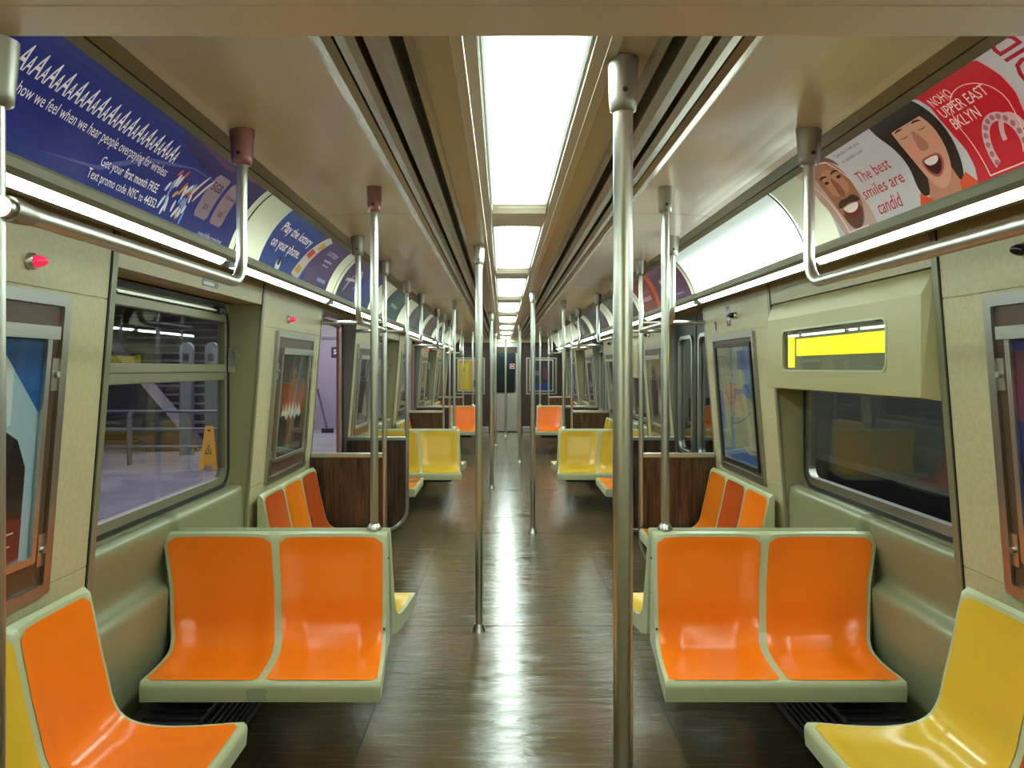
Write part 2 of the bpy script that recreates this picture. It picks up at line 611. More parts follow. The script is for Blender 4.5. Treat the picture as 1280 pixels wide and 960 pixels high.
# centre panels beside the lights
f = MB()
strip_poly(f, [(0.120, 2.150), (0.122, 2.128), (0.150, 2.126)], CY0, Y_END)
strip_poly(f, [(0.1525, 2.130), (0.175, 2.130), (0.178, 2.136), (0.250, 2.136)], CY0, Y_END)
tag(f.build('trim_3', 'ceilpanel'), kind='structure')
f = MB()
strip_poly(f, [(0.250, 2.136), (0.252, 2.118), (0.266, 2.112), (0.268, 2.150)], CY0, Y_END - 0.9, 0.006)
strip_poly(f, [(0.292, 2.150), (0.294, 2.110), (0.318, 2.104), (0.344, 2.110), (0.346, 2.15)], CY0, Y_END - 0.9, 0.006)
strip_poly(f, [(0.361, 2.150), (0.362, 2.112), (0.380, 2.106), (0.402, 2.112), (0.404, 2.15)], CY0, Y_END - 0.9, 0.006)
strip_poly(f, [(0.408, 2.150), (0.410, 2.116), (0.430, 2.112), (0.448, 2.118), (0.452, 2.128), (0.466, 2.135)], CY0, Y_END - 0.9, 0.006)
strip_poly(f, [(0.250, 2.136), (0.466, 2.136)], Y_END - 0.9, Y_END, 0.006)
tag(f.build('trim_4', 'ceilstrip'), kind='structure')
f = MB()
strip_poly(f, [(0.250, 2.16), (0.466, 2.16)], CY0, Y_END - 0.9, 0.01)
tag(f.build('trim_5', 'black'), kind='structure')

# trim between the ceiling and the advertisement rack
f = MB()
strip_poly(f, [(0.910, 2.180), (0.912, 2.170), (0.945, 2.156), (0.947, 2.18)], CY0, Y_END, 0.006)
strip_poly(f, [(0.951, 2.180), (0.952, 2.156), (0.974, 2.142), (0.980, 2.155)], CY0, Y_END, 0.006)
# lower rail of the rack
strip_poly(f, [(1.132, 1.918), (1.136, 1.898), (1.146, 1.884), (1.160, 1.886), (1.166, 1.91)], CY0, Y_END, 0.008)
tag(f.build('trim_6', 'trimgreen'), kind='structure')
f = MB()
strip_poly(f, [(1.172, 1.868), (1.182, 1.860), (1.262, 1.885), (1.283, 1.889), (1.300, 1.90)], CY0, Y_END, 0.012)
tag(f.build('trim_7', 'trimgreen'), kind='structure')

# dropped header over the camera's end of the car
f = MB()
f.box(-1.36, 1.36, 1.104, 1.203, 1.98, 2.29)
f.box(-1.36, 1.36, 0.60, 1.1005, 1.98, 2.29)
tag(f.build('trim_8', 'beam'), kind='structure')
f = MB(); f.box(-0.466, 0.466, Y_BACK, 0.60, 2.14, 2.16)
for sg in (-1, 1):
    f.box(sg * 0.9, sg * 1.3, Y_BACK, 1.10, 1.92, 1.96)
tag(f.build('trim_9', 'ceilpanel'), kind='structure')


def wall_block(mb, side, y0, y1, z0, z1, inset=0.0, outer=1.42):
    """wall solid from its leaning inner face to the outer skin"""
    pts = [(side * (xw(z0) + inset), z0), (side * (xw(z1) + inset), z1), (side * outer, z1), (side * outer, z0)]
    mb.prism(pts, 'y', y0, y1)


XG = 1.45    # plane of the window glass
for side, nm in ((-1, 'left'), (1, 'right')):
    w = MB()
    wall_block(w, side, Y_BACK, SECT[0], 0, 1.95)
    for k, y0 in enumerate(SECT):
        b0, b1 = y0 + BAY[0], y0 + BAY[1]
        y1 = y0 + 3.91
        for a, b in ((y0, b0), (b1, y1)):
            # three sheets with thin joints
            wall_block(w, side, a, b, 0.0, 0.845)
            wall_block(w, side, a, b, 0.848, 1.672)
            wall_block(w, side, a, b, 1.675, Z_WALL)
            wall_block(w, side, a, b, 0.80, Z_WALL, 0.004)
        # header box over the window bay
        wall_block(w, side, b0, b1, 1.78, Z_WALL)
    for (d0, d1) in DOORS:
        wall_block(w, side, d0, d1, 1.86, Z_WALL, 0.01)
    wall_block(w, side, DOORS[-1][1], Y_END, 0, Z_WALL)
    # skin between wall top and roof behind the rack
    w.box(side * 1.19, side * X_OUT, 1.15, Y_END, 1.975, 2.31)
    w.box(side * 1.31, side * X_OUT, 1.15, Y_END, Z_WALL, 2.0)
    tag(w.build('wall_' + nm, 'wall'), kind='structure')
    # window bays: recess lined with flat panels, sill moulded below
    for k, y0 in enumerate(SECT):
        b0, b1 = y0 + BAY[0], y0 + BAY[1]
        n = MB()
        gy0, gy1, gz0, gz1 = b0 + 0.06, b1 - 0.05, 0.885, 1.76
        # back wall pieces around the window hole
        n.box(side * XG, side * 1.475, b0, gy0, 0.0, 1.78)
        n.box(side * XG, side * 1.475, gy1, b1, 0.0, 1.78)
        n.box(side * XG, side * 1.475, gy0, gy1, gz1, 1.78)
        n.box(side * XG, side * 1.475, gy0, gy1, 0.0, gz0)
        # cheeks of the recess
        for ya, yb in ((b0, b0 + 0.012), (b1 - 0.012, b1)):
            n.prism([(side * (xw(0) + .002), 0), (side * (xw(1.78) + .002), 1.78), (side * XG, 1.78), (side * XG, 0)], 'y', ya, yb)
        tag(n.build('wall_%s' % nm, 'niche'), kind='structure')
        # upright metal trims at both edges of the bay
        t = MB()
        for yc in (b0, b1):
            t.prism([(side * (xw(0) - .006), 0), (side * (xw(Z_WALL) - .006), Z_WALL), (side * (xw(Z_WALL) + .006), Z_WALL), (side * (xw(0) + .006), 0)], 'y', yc - 0.016, yc + 0.016)
        tag(t.build('trim_%d' % (10 + k * 2 + (side > 0)), 'trimgreen'), kind='structure')
        t = MB()
        for yc in (b0 - 0.019, b1 + 0.018):
            t.prism([(side * (xw(0) - .003), 0), (side * (xw(Z_WALL) - .003), Z_WALL), (side * (xw(Z_WALL) + .003), Z_WALL), (side * (xw(0) + .003), 0)], 'y', yc - 0.002, yc + 0.002)
        tag(t.build('trim_%d' % (20 + k * 2 + (side > 0)), 'black'), kind='structure')

# ---------------------------------------------------------------- windows
WIN = 0


def window(side, y0, detail, hopper):
    """window_n: frame, gasket, transom, panes; hopper = left-hand pattern with an upper vent pane"""
    global WIN
    WIN += 1
    b0, b1 = y0 + BAY[0], y0 + BAY[1]
    gy0, gy1, gz0, gz1 = b0 + 0.06, b1 - 0.05, 0.885, 1.76
    root = bpy.data.objects.new('window_%d' % WIN, None); COL.objects.link(root)
    tag(root, kind='structure')
    X = lambda d: side * (XG + d)
    r = 0.09
    o1 = rrect(gy0 - .012, gy1 + .012, gz0 - .012, gz1 + .012, r + .012)
    o2 = rrect(gy0 + .006, gy1 - .006, gz0 + .006, gz1 - .006, r - .006)
    o3 = rrect(gy0 + .04, gy1 - .04, gz0 + .04, gz1 - .04, r - .04)
    mb = MB(); ring(mb, o1, o2, lambda p: (X(.02), p[0], p[1]), lambda p: (X(-.012), p[0], p[1]))
    mb.build('gasket', 'rubber', root)
    mb = MB(); ring(mb, o2, o3, lambda p: (X(.03), p[0], p[1]), lambda p: (X(-.006), p[0], p[1]))
    mb.build('window_frame', 'dullsteel' if side > 0 else 'trimgreen', root)
    i1, i2 = gy0 + .035, gy1 - .035
    if hopper:
        mb = MB()
        mb.rbox(X(-.010), X(.025), i1, i2, 1.440, 1.478, .004)
        mb.rbox(X(-.004), X(.025), i1, i2, 1.400, 1.442, .004)
        mb.build('transom', 'trimgreen', root)
        mb = MB(); mb.rbox(X(-.014), X(.01), i1 + .01, i2 - .01, 1.685, 1.725, .004)
        mb.build('vent_frame', 'trimgreen', root)
        mb = MB(); mb.box(X(-.03), X(-.018), i1 + .03, i2 - .06, 1.728, 1.738)
        mb.build('vent_bar', 'steel', root)
        for yy in (i1 + .10, i2 - .12):
            mb = MB(); mb.rbox(X(-.045), X(-.008), yy - .05, yy + .03, 1.722, 1.75, .004); mb.box(X(-.05), X(-.035), yy - .02, yy + .06, 1.722, 1.73)
            mb.build('vent_catch', 'rubber', root)
        mb = MB(); mb.prism([(gy1 - .02, 1.44), (gy1 + .035, 1.53), (gy1 - .01, 1.56)], 'x', X(-.05), X(-.015))
        mb.tube([(X(-.05), gy1 - .0, 1.52), (X(-.065), gy1 - .0, 1.52)], .012, 10)
        mb.build('latch', 'steel', root)
        for (za, zb) in ((1.47, 1.70), (gz0 + .035, 1.41)):
            mb = MB(); mb.box(X(.008), X(.012), i1, i2, za, zb)
            mb.build('pane', 'glass', root)
    else:
        mb = MB(); mb.box(X(.008), X(.012), i1, i2, gz0 + .035, gz1 - .035)
        mb.build('pane', 'glass', root)
    return root


for k, y0 in enumerate(SECT):
    window(-1, y0, k == 0, True)
    window(1, y0, k == 0, False)

# moulded sill pods under the windows
SIDEN = {-1: 'left', 1: 'right'}
ORD = ['nearest', 'middle', 'farthest']


def sill(side, y0, k):
    b0, b1 = y0 + BAY[0] + .018, y0 + BAY[1] - .018
    mid = y0 + 1.84
    full = [(1.452, .870), (1.410, .874), (1.385, .866), (1.376, .845), (1.376, .75), (1.378, .60), (1.380, .40), (1.39, .0), (1.452, 0)]
    cut = [(1.452, .858), (1.412, .862), (1.402, .856), (1.396, .838), (1.402, .80), (1.440, .66), (1.442, .628), (1.430, .612), (1.400, .602), (1.384, .596), (1.380, .575), (1.382, .40), (1.39, 0.0), (1.452, 0)]

    def lerp_prof(t):
        # resample both outlines to the same length
        def res(pl, n=44):
            d = [0]
            for i in range(1, len(pl)):
                d.append(d[-1] + math.dist(pl[i], pl[i - 1]))
            out = []
            for i in range(n):
                s = d[-1] * i / (n - 1)
                j = max(q for q in range(len(pl) - 1) if d[q] <= s + 1e-9)
                f_ = (s - d[j]) / max(1e-9, d[j + 1] - d[j])
                out.append((pl[j][0] + (pl[j + 1][0] - pl[j][0]) * f_, pl[j][1] + (pl[j + 1][1] - pl[j][1]) * f_))
            return out
        A, Bp = res(full), res(cut)
        return [(a[0] * (1 - t) + b[0] * t, a[1] * (1 - t) + b[1] * t) for a, b in zip(A, Bp)]
    mb = MB()
    ys = [b0, b0 + .02, mid - .02, mid, mid + .01, mid + .02, mid + .03, mid + .04, mid + .06, mid + .09, b1 - .12, b1 - .07, b1 - .02, b1]
    ts = [1, 1, 1, .92, .5, .12, 0, 0, 0, 0, 0, .0, .0, .0]
    rings = [[(side * p[0], y, p[1]) for p in lerp_prof(t)] for y, t in zip(ys, ts)]
    n = len(rings[0])
    vs = [q for rg in rings for q in rg]
    fs = [(i * n + j, i * n + j + 1, (i + 1) * n + j + 1, (i + 1) * n + j) for i in range(len(ys) - 1) for j in range(n - 1)]
    mb.add(vs, fs, True)
    mb.add(rings[0], [tuple(range(n))]); mb.add(rings[-1], [tuple(range(n - 1, -1, -1))])
    o = mb.build('window_sill', 'pod')
    tag(o, 'moulded green window sill on the %s wall, %s of three' % (SIDEN[side], ['nearest the camera', 'middle one', 'farthest'][k]), 'window sill', 'moulded sills under the windows')


for side in (-1, 1):
    for k, y0 in enumerate(SECT):
        sill(side, y0, k)

# ---------------------------------------------------------------- advertisement rack diffusers and lamp strips
SEG = [(1.205 if i == 0 else 1.28 + 1.78 * i, 1.28 + 1.78 * (i + 1)) for i in range(9)]


def cove_panel(side, y0, y1, off=0.0):
    mb = MB()
    n = 12
    fm_ = cove_map(side, 0, off)
    vs = []
    for i in range(n + 1):
        v = i / n
        a = fm_(0, v)
        vs += [(a[0], y0, a[2]), (a[0], y1, a[2])]
    fs = [(2 * i, 2 * i + 1, 2 * i + 3, 2 * i + 2) for i in range(n)]
    mb.add(vs, fs, True)
    # thickness
    fb = cove_map(side, 0, off - 0.004)
    vs2 = []
    for i in range(n + 1):
        a = fb(0, i / n)
        vs2 += [(a[0], y0, a[2]), (a[0], y1, a[2])]
    mb.add(vs2, [tuple(reversed(q)) for q in fs], True)
    return mb


cnt_words = ['first', 'second', 'third', 'fourth', 'fifth', 'sixth', 'seventh', 'eighth', 'ninth']
for side in (-1, 1):
    for i, (a, b) in enumerate(SEG):
        b = min(b, Y_END - 0.02)
        lit = (side > 0 and i == 1)
        root = thing('cove_light', '%s-wall curved light cover above the seats, %s from the camera%s' % (SIDEN[side], cnt_words[i], ', uncovered and glowing white' if lit else ''), 'light cover', (0, 0, 0), 0, 'curved light covers along the walls')
        cove_panel(side, a + 0.008, b - 0.008).build('diffuser', 'covelit' if lit else 'covedim', root)
        # lamp strip under the rack
        mb = MB()
        mb.prism([(side * 1.150, 1.882), (side * 1.172, 1.864), (side * 1.176, 1.872), (side * 1.154, 1.890)], 'y', a + .03, b - .06)
        mb.build('lamp_strip', 'strip', root)
        # dark rib at the end of the segment
        mb = MB()
        n = 12
        fo = cove_map(side, 0, 0.006); fi = cove_map(side, 0, -0.006)
        for j in range(n):
            p0, p1 = fo(0, j / n), fo(0, (j + 1) / n)
            mb.add([(p0[0], b - .008, p0[2]), (p1[0], b - .008, p1[2]), (p1[0], b + .008, p1[2]), (p0[0], b + .008, p0[2])], [(0, 1, 2, 3)], True)
        mb.box(side * 1.135, side * 1.178, b - .004, b + .004, 1.860, 1.885)
        mb.build('end_rib', 'rubber', root)
        # metal lip
        mb = MB()
        mb.prism([(side * 1.171, 1.864), (side * 1.180, 1.860), (side * 1.180, 1.872)], 'y', a, b)
        mb.build('lamp_lip', 'trimgreen', root)

# unseen lamp strips added behind the camera to brighten the pole reflections
for side in (-1, 1):
    root = thing('cove_light', '%s-wall unseen lamp strip added behind the camera' % SIDEN[side], 'light cover')
    mb = MB(); mb.prism([(side * 1.14, 1.880), (side * 1.19, 1.868), (side * 1.195, 1.885), (side * 1.14, 1.885)], 'y', -2.1, .95)
    mb.build('lamp_strip', 'strip', root)

# ---------------------------------------------------------------- ceiling lights
L_START = [-2.0, -0.5 + 0.0] + [1.53 + 2.05 * i for i in range(8)]
LZ = 2.142
for i, y in enumerate(L_START):
    ln = 1.68 if i != 1 else 1.0
    if y + ln > Y_END: ln = Y_END - y - .05
    if i == 0: ln = 1.3
    vis = i >= 2  # the unseen panels behind the camera are added for their light
    lab = ('long ceiling light panel over the aisle, %s from the camera' % (cnt_words[i - 2] if vis else '')) if vis else ('unseen ceiling light panel added behind the camera, %s' % ('farther back' if i == 0 else 'just overhead'))
    root = thing('ceiling_light', lab, 'ceiling light', (0, y + ln / 2, LZ), 0, 'ceiling light panels over the aisle')
    mb = MB()
    pts = rrect(-0.114, 0.114, -ln / 2, ln / 2, .012, 3)
    mb.prism(pts, 'z', 0.0, 0.01)
    mb.build('diffuser', 'lens', root)
    mb = MB()
    for s_ in (-1, 1):
        mb.box(s_ * 0.114, s_ * 0.1185, -ln / 2, ln / 2 + (.37 if vis else 0), -0.006, 0.012)
    mb.build('lens_rim', 'steel', root)
    if vis and y + ln + .3 < Y_END:
        mb = MB()
        mb.prism([(ln / 2 + .005, .01), (ln / 2 + .01, -.012), (ln / 2 + .03, -.03), (ln / 2 + .10, -.040), (ln / 2 + .27, -.040), (ln / 2 + .34, -.03), (ln / 2 + .36, -.012), (ln / 2 + .365, .01)], 'x', -0.112, 0.112)
        mb.build('lens_joint_cover', 'ceilpanel', root)


# ---------------------------------------------------------------- poles
def socket(mb, x, y, ztop, h=0.098, rt=0.036, rb=0.028):
    mb.tube([(x, y, ztop), (x, y, ztop - .01), (x, y, ztop - h * .8), (x, y, ztop - h), (x, y, ztop - h - .004)], .03, 18, [rt * 1.02, rt, rb * 1.08, rb, rb * .8])


def screwdot(mb, x, y, z, r=.006):
    mb.tube([(x, y, z), (x, y - .004, z)], r, 8)


def pole(x, y, ztop, label, group, zbot=0.0, r=0.0205, base='flange', big=False, sockm='socket', gap=0.0):
    root = thing('grab_pole', label, 'pole', (x, y, zbot), 0, group)
    H = ztop - zbot
    mb = MB(); mb.tube([(0, 0, 0.0), (0, 0, H - 0.05)], r, 20)
    mb.build('pole', 'steel', root)
    mb = MB()
    socket(mb, 0, 0, H, .112 if big else .098, (.0335 if big else .030), .0285 if big else .026)
    mb.build('ceiling_socket', sockm, root)
    mb = MB(); screwdot(mb, 0, -.0285, H - .075, .006)
    mb.build('screw', 'screw', root)
    mb = MB()
    if base == 'flange':
        mb.tube([(0, 0, 0.0), (0, 0, .004), (0, 0, .03), (0, 0, .042)], .03, 18, [.038, .036, r + .008, r + .003])
    else:
        mb.tube([(0, 0, 0.0), (0, 0, .006), (0, 0, .02), (0, 0, .024)], .03, 18, [.030, .030, r + .006, r + .003])
    mb.build('base_collar', 'steel', root)
    return root


centre = [(.194, 1.68, 'thick steel pole right of centre, closest to the camera, running out of the photo below'),
          (-.2, 4.26, 'steel floor-to-ceiling aisle pole left of centre, first with its foot in view'),
          (.2, 6.80, 'steel floor-to-ceiling aisle pole right of centre, standing past the orange double seats'),
          (-.2, 9.34, 'steel aisle pole left of centre, seen between the yellow double seats'),
          (.2, 11.9, 'steel aisle pole right of centre, beyond the yellow double seats'),
          (-.2, 14.5, 'steel aisle pole left of centre, beside the farthest orange seats'),
          (0.0, 16.3, 'thin-looking steel pole in front of the end door')]
for i, (x, y, lb) in enumerate(centre):
    pole(x, y, 2.134, lb, 'aisle poles', big=(i == 0), r=.0215 if i == 0 else .0205)
for k, y0 in enumerate(SECT):
    for side in (-1, 1):
        pole(side * .587, y0 + 1.86, 2.19, '%s-hand steel pole rising from the back of the %s' % (SIDEN[side], ['nearest double seats', 'yellow double seats', 'farthest orange double seats'][k]),
             'poles standing on seat backs', zbot=.808, r=.016, base='collar', sockm='socketred' if (k == 0 and side < 0) else 'socket')

# ---------------------------------------------------------------- hand rails over the benches
def handrail(side, y_sock, y_pole, label, red=False):
    x = side * .86
    root = thing('hand_rail', label, 'hand rail', (x, y_sock, 0), 0, 'hand rails above the side benches')
    zt = 2.165
    p = bend_path((0, 0, zt - .05), (0, 0, 1.715), (0, y_pole - y_sock, 1.715), .085, 8)
    mb = MB(); mb.tube(p, .0165, 16)
    mb.build('bar', 'steel', root)
    mb = MB(); socket(mb, 0, 0, zt + .018, .105, .037, .029)
    mb.build('ceiling_socket', 'socketred' if red else 'socket', root)
    mb = MB(); screwdot(mb, 0, -.031, zt - .06)
    mb.build('screw', 'screw', root)
    mb = MB()
    d = 1 if y_pole > y_sock else -1
    e = y_pole - y_sock
    mb.tube([(0, e - d * .075, 1.715), (0, e - d * .04, 1.715), (0, e - d * .016, 1.715)], .02, 14, [.0175, .021, .021])
    mb.build('end_collar', 'socket', root)


for k, y0 in enumerate(SECT):
    for side in (-1, 1):
        handrail(side, y0 + 1.09, y0 - .03, '%s-hand bent steel rail over the %s two-seat side bench' % (SIDEN[side], ORD[k]), red=(k == 0 and side < 0))
        handrail(side, y0 + 2.96, y0 + 3.91, '%s-hand bent steel rail over the %s three-seat side bench' % (SIDEN[side], ORD[k]))


# ---------------------------------------------------------------- windscreens beside the doors
def windscreen(side, y, label, near=False):
    root = thing('door_partition', label, 'partition', (0, y, 0), 0, 'wood partitions beside the doors')
    xp = .878 if near else .86
    zt = 1.98 if near else 2.182
    path = bend_path((side * xp, 0, zt - .02), (side * xp, 0, .12), (side * 1.37, 0, .12), .19, 10)
    mb = MB(); mb.tube(path, .0165, 14)
    mb.build('pole', 'steel', root)
    mb = MB(); socket(mb, side * xp, 0, zt, .10, .036, .028)
    mb.build('ceiling_socket', 'socket', root)
    r = .18
    pts = [(1.355, .88), (xp + .012, .88)]
    for i in range(9):
        a = PI + (PI / 2) * i / 8
        pts.append((xp + .012 + r + r * math.cos(a), .13 + r + r * math.sin(a)))
    pts.append((1.395, .13))
    mb = MB(); mb.prism([(side * p[0], p[1]) for p in pts], 'y', -.012, .012)
    mb.build('wood_panel', 'wood', root)
    mb = MB(); mb.rbox(side * (xp + .012), side * 1.352, -.017, .017, .86, .892, .005)
    mb.build('top_rail', 'steel', root)
    mb = MB(); mb.tube([(side * xp, 0, 1.765), (side * 1.284, 0, 1.765)], .0145, 12)
    mb.build('grab_bar', 'steel', root)


seq = []
for k, y0 in enumerate(SECT):
    seq += [(y0 + .0, k, 'far'), (y0 + 3.91, k, 'near')]
names = ['wood partition with curved steel edge at the door nearest the camera, %s side',
         'dark wood partition on the near edge of the first visible door, %s side',
         'dark wood partition on the far edge of the first visible door, %s side',
         'dark wood partition on the near edge of the middle door, %s side',
         'dark wood partition on the far edge of the middle door, %s side',
         'dark wood partition on the near edge of the last door, %s side']
for j, (y, k, w_) in enumerate(seq):
    for side in (-1, 1):
        windscreen(side, y + (-.02 if w_ == 'far' else .0), names[j] % SIDEN[side], j == 0)

# ---------------------------------------------------------------- seats
PROF = [(.030, .800), (.037, .770), (.050, .700), (.066, .620), (.084, .545), (.102, .470), (.130, .424), (.180, .399), (.260, .389), (.360, .391), (.450, .398), (.492, .399)]


def catmull(pts, n):
    out = []
    P = [pts[0]] + pts + [pts[-1]]
    m = len(pts) - 1
    for i in range(n + 1):
        s = i / n * m
        k = min(int(s), m - 1); t = s - k
        p0, p1, p2, p3 = P[k], P[k + 1], P[k + 2], P[k + 3]
        out.append(tuple(.5 * ((2 * p1[c]) + (-p0[c] + p2[c]) * t + (2 * p0[c] - 5 * p1[c] + 4 * p2[c] - p3[c]) * t * t + (-p0[c] + 3 * p1[c] - 3 * p2[c] + p3[c]) * t ** 3) for c in (0, 1)))
    return out


FINE = catmull(PROF, 200)
ARC = [0]
for i in range(1, len(FINE)):
    ARC.append(ARC[-1] + math.dist(FINE[i], FINE[i - 1]))


def prof_at(t):
    s = max(0, min(1, t)) * ARC[-1]
    lo, hi = 0, len(ARC) - 1
    while hi - lo > 1:
        m_ = (lo + hi) // 2
        if ARC[m_] <= s: lo = m_
        else: hi = m_
    f_ = (s - ARC[lo]) / (ARC[hi] - ARC[lo])
    a, b = FINE[lo], FINE[hi]
    d = (a[0] + (b[0] - a[0]) * f_, a[1] + (b[1] - a[1]) * f_)
    tx, tz = b[0] - a[0], b[1] - a[1]
    l = math.hypot(tx, tz)
    return d, (-tz / l, tx / l)      # point (depth, z), normal towards the sitter


def smooth(a, b, x):
    t = max(0, min(1, (x - a) / (b - a)))
    return t * t * (3 - 2 * t)


def dish(u, t, w):
    e = min(u, 1 - u) * w
    k = smooth(.012, .11, e)
    kt = smooth(.0, .10, t) * smooth(.0, .12, 1 - t)
    hip = math.exp(-((t - .62) / .2) ** 2)
    return k * kt * (.008 + .014 * hip)


def seat_point(bench, seat, u, t, off=0.0):
    """bench: dict n, edges(t)-> (a, b) lateral limits. returns local (lateral, depth, z)"""
    d, nrm = prof_at(t)
    a, b = bench['edges'](d[0])
    w = (b - a) / bench['n']
    dd = dish(u, t, abs(w))
    lat = a + w * (seat + u)
    # slightly crowned top edge of each back
    top = smooth(.16, 0, t) * -.010 * (2 * u - 1) ** 4
    o = off - dd
    return (lat, d[0] + nrm[0] * o * -1 * -1, d[1] + nrm[1] * o + top)


def nrm_fix():
    # make sure the normal points to the sitter (increasing depth / up)
    d, n = prof_at(.3)
    return 1 if n[0] > 0 else -1


NS = nrm_fix()
_pa = prof_at


def prof_at(t):
    d, n = _pa(t)
    return d, (n[0] * NS, n[1] * NS)


US = [0, .01, .03, .06, .10, .16, .25, .37, .5, .63, .75, .84, .90, .94, .97, .99, 1]
TS = [i / 40 for i in range(41)]
BACKP = [(.500, .390), (.502, .378), (.498, .332), (.30, .325), (.12, .335), (.012, .37), (.004, .60), (.004, .79), (.012, .806)]


def bench_meshes(n, edges):
    be = dict(n=n, edges=edges)
    mb = MB()
    cols = []
    for s_ in range(n):
        for u in (US if s_ == n - 1 else US[:-1]):
            colp = [seat_point(be, s_, u, t) for t in TS]
            for (d, z) in BACKP:
                a, b = edges(d, z)
                w = (b - a) / n
                colp.append((a + w * (s_ + u), d, z))
            cols.append(colp)
    m = len(cols[0])
    vs = [p for c in cols for p in c]
    fs = []
    for i in range(len(cols) - 1):
        for j in range(m):
            k = (j + 1) % m
            fs.append((i * m + j, i * m + k, (i + 1) * m + k, (i + 1) * m + j))
    sm = True
    mb.add(vs, fs, True)
    mb.add(cols[0], [tuple(range(m))]); mb.add(cols[-1], [tuple(range(m - 1, -1, -1))])
    inserts = []
    for s_ in range(n):
        im = MB()
        nu, nt = 26, 44
        a, b = edges(.25)
        w = abs(b - a) / n
        Ht = ARC[-1]
        mu = .014 / w
        t0, t1 = .016, .988
        rc = .028
        pts = []
        for j in range(nt + 1):
            tt = j / nt
            tt = .5 - .5 * math.cos(PI * tt) if (tt < .0 or tt > 1) else tt
            t = t0 + (t1 - t0) * tt
            # rounded corners: shrink the row near both ends
            dy0 = (t - t0) * Ht; dy1 = (t1 - t) * Ht
            sh = 0
            for dy, r_ in ((dy0, rc), (dy1, .02)):
                if dy < r_:
                    sh = max(sh, r_ - math.sqrt(max(0, r_ * r_ - (r_ - dy) ** 2)))
            su = sh / w
            for i in range(nu + 1):
                u = mu + su + (1 - 2 * mu - 2 * su) * i / nu
                pts.append(seat_point(be, s_, u, t, .0022))
        im.add(pts, [(j * (nu + 1) + i, j * (nu + 1) + i + 1, (j + 1) * (nu + 1) + i + 1, (j + 1) * (nu + 1) + i) for j in range(nt) for i in range(nu)], True)
        inserts.append(im)
    return mb, inserts


PROTO = {}


def interp(x, table):
    if x <= table[0][0]: return table[0][1]
    for (a, fa), (b, fb) in zip(table, table[1:]):
        if x <= b:
            return fa + (fb - fa) * (x - a) / (b - a)
    return table[-1][1]


def bench(kind, side, colors, x, y, rz, label, group, cat='seat'):
    """kind 'two', 'three' or 'cross'; local: lateral = x, depth = -y (sitter looks to -y)"""
    key = (kind, side)
    if key not in PROTO:
        if kind == 'three':
            edges = lambda d, z=None: (-.56, .56); n = 3
        elif kind == 'two':
            edges = lambda d, z=None: (-.36, .36); n = 2
        else:
            # side = +1: wall on +x ; -1: wall on -x ; origin at x = 0
            def edges(d, z=None, s_=side):
                if z is not None and d < .02:
                    d = .03 + max(0, .80 - z) * .20
                k = max(0, min(1, (d - .03) / .47))
                o = interp(d, ((.03, 1.425), (.07, 1.378), (.13, 1.345), (.20, 1.325), (.50, 1.295)))
                return (s_ * (.53 - .05 * k), s_ * o) if s_ > 0 else (s_ * o, s_ * (.53 - .05 * k))
            n = 2
        mb, ins = bench_meshes(n, edges)
        conv = lambda b: [(p[0], -p[1], p[2]) for p in b.v]
        mb.v = conv(mb)
        for i_ in ins: i_.v = conv(i_)
        meshes = []
        for q, b in enumerate([mb] + ins):
            me = bpy.data.meshes.new('seat_shell' if q == 0 else 'seat_insert')
            me.from_pydata(b.v, [], b.f); me.polygons.foreach_set('use_smooth', b.sm)
            bm = bmesh.new(); bm.from_mesh(me)
            if q == 0:
                bmesh.ops.remove_doubles(bm, verts=bm.verts[:], dist=1e-5)
            bmesh.ops.recalc_face_normals(bm, faces=bm.faces[:])
            if q > 0:
                up = sum(f_.normal.z - f_.normal.y for f_ in bm.faces)
                if up < 0: bmesh.ops.reverse_faces(bm, faces=bm.faces[:])
            bm.to_mesh(me); bm.free()
            if q == 0:
                me.materials.append(M['shell'])
                me.shade_smooth() if hasattr(me, 'shade_smooth') else None
            meshes.append(me)
        PROTO[key] = meshes
    meshes = PROTO[key]
    root = thing('double_seat' if kind in ('cross', 'two') else 'triple_seat', label, cat, (x, y, 0), rz, group)
    sh = link('seat_shell', meshes[0], root)
    md = sh.modifiers.new('edge', 'EDGE_SPLIT'); md.split_angle = math.radians(40)
    for q, c in enumerate(colors):
        me = meshes[q + 1]
        ck = (kind, side, q, c)
        if ck not in PROTO:
            m2 = me.copy(); m2.materials.clear(); m2.materials.append(M['seat_' + c]); PROTO[ck] = m2
        o = link('seat_insert', PROTO[ck], root)
        o['label'] = SEAT[c][0].replace('_', ' ') + ' seat insert'
    return root


def seat_word(cols):
    return ' and '.join(dict.fromkeys(SEAT[c][0].replace('_', ' ') for c in cols))


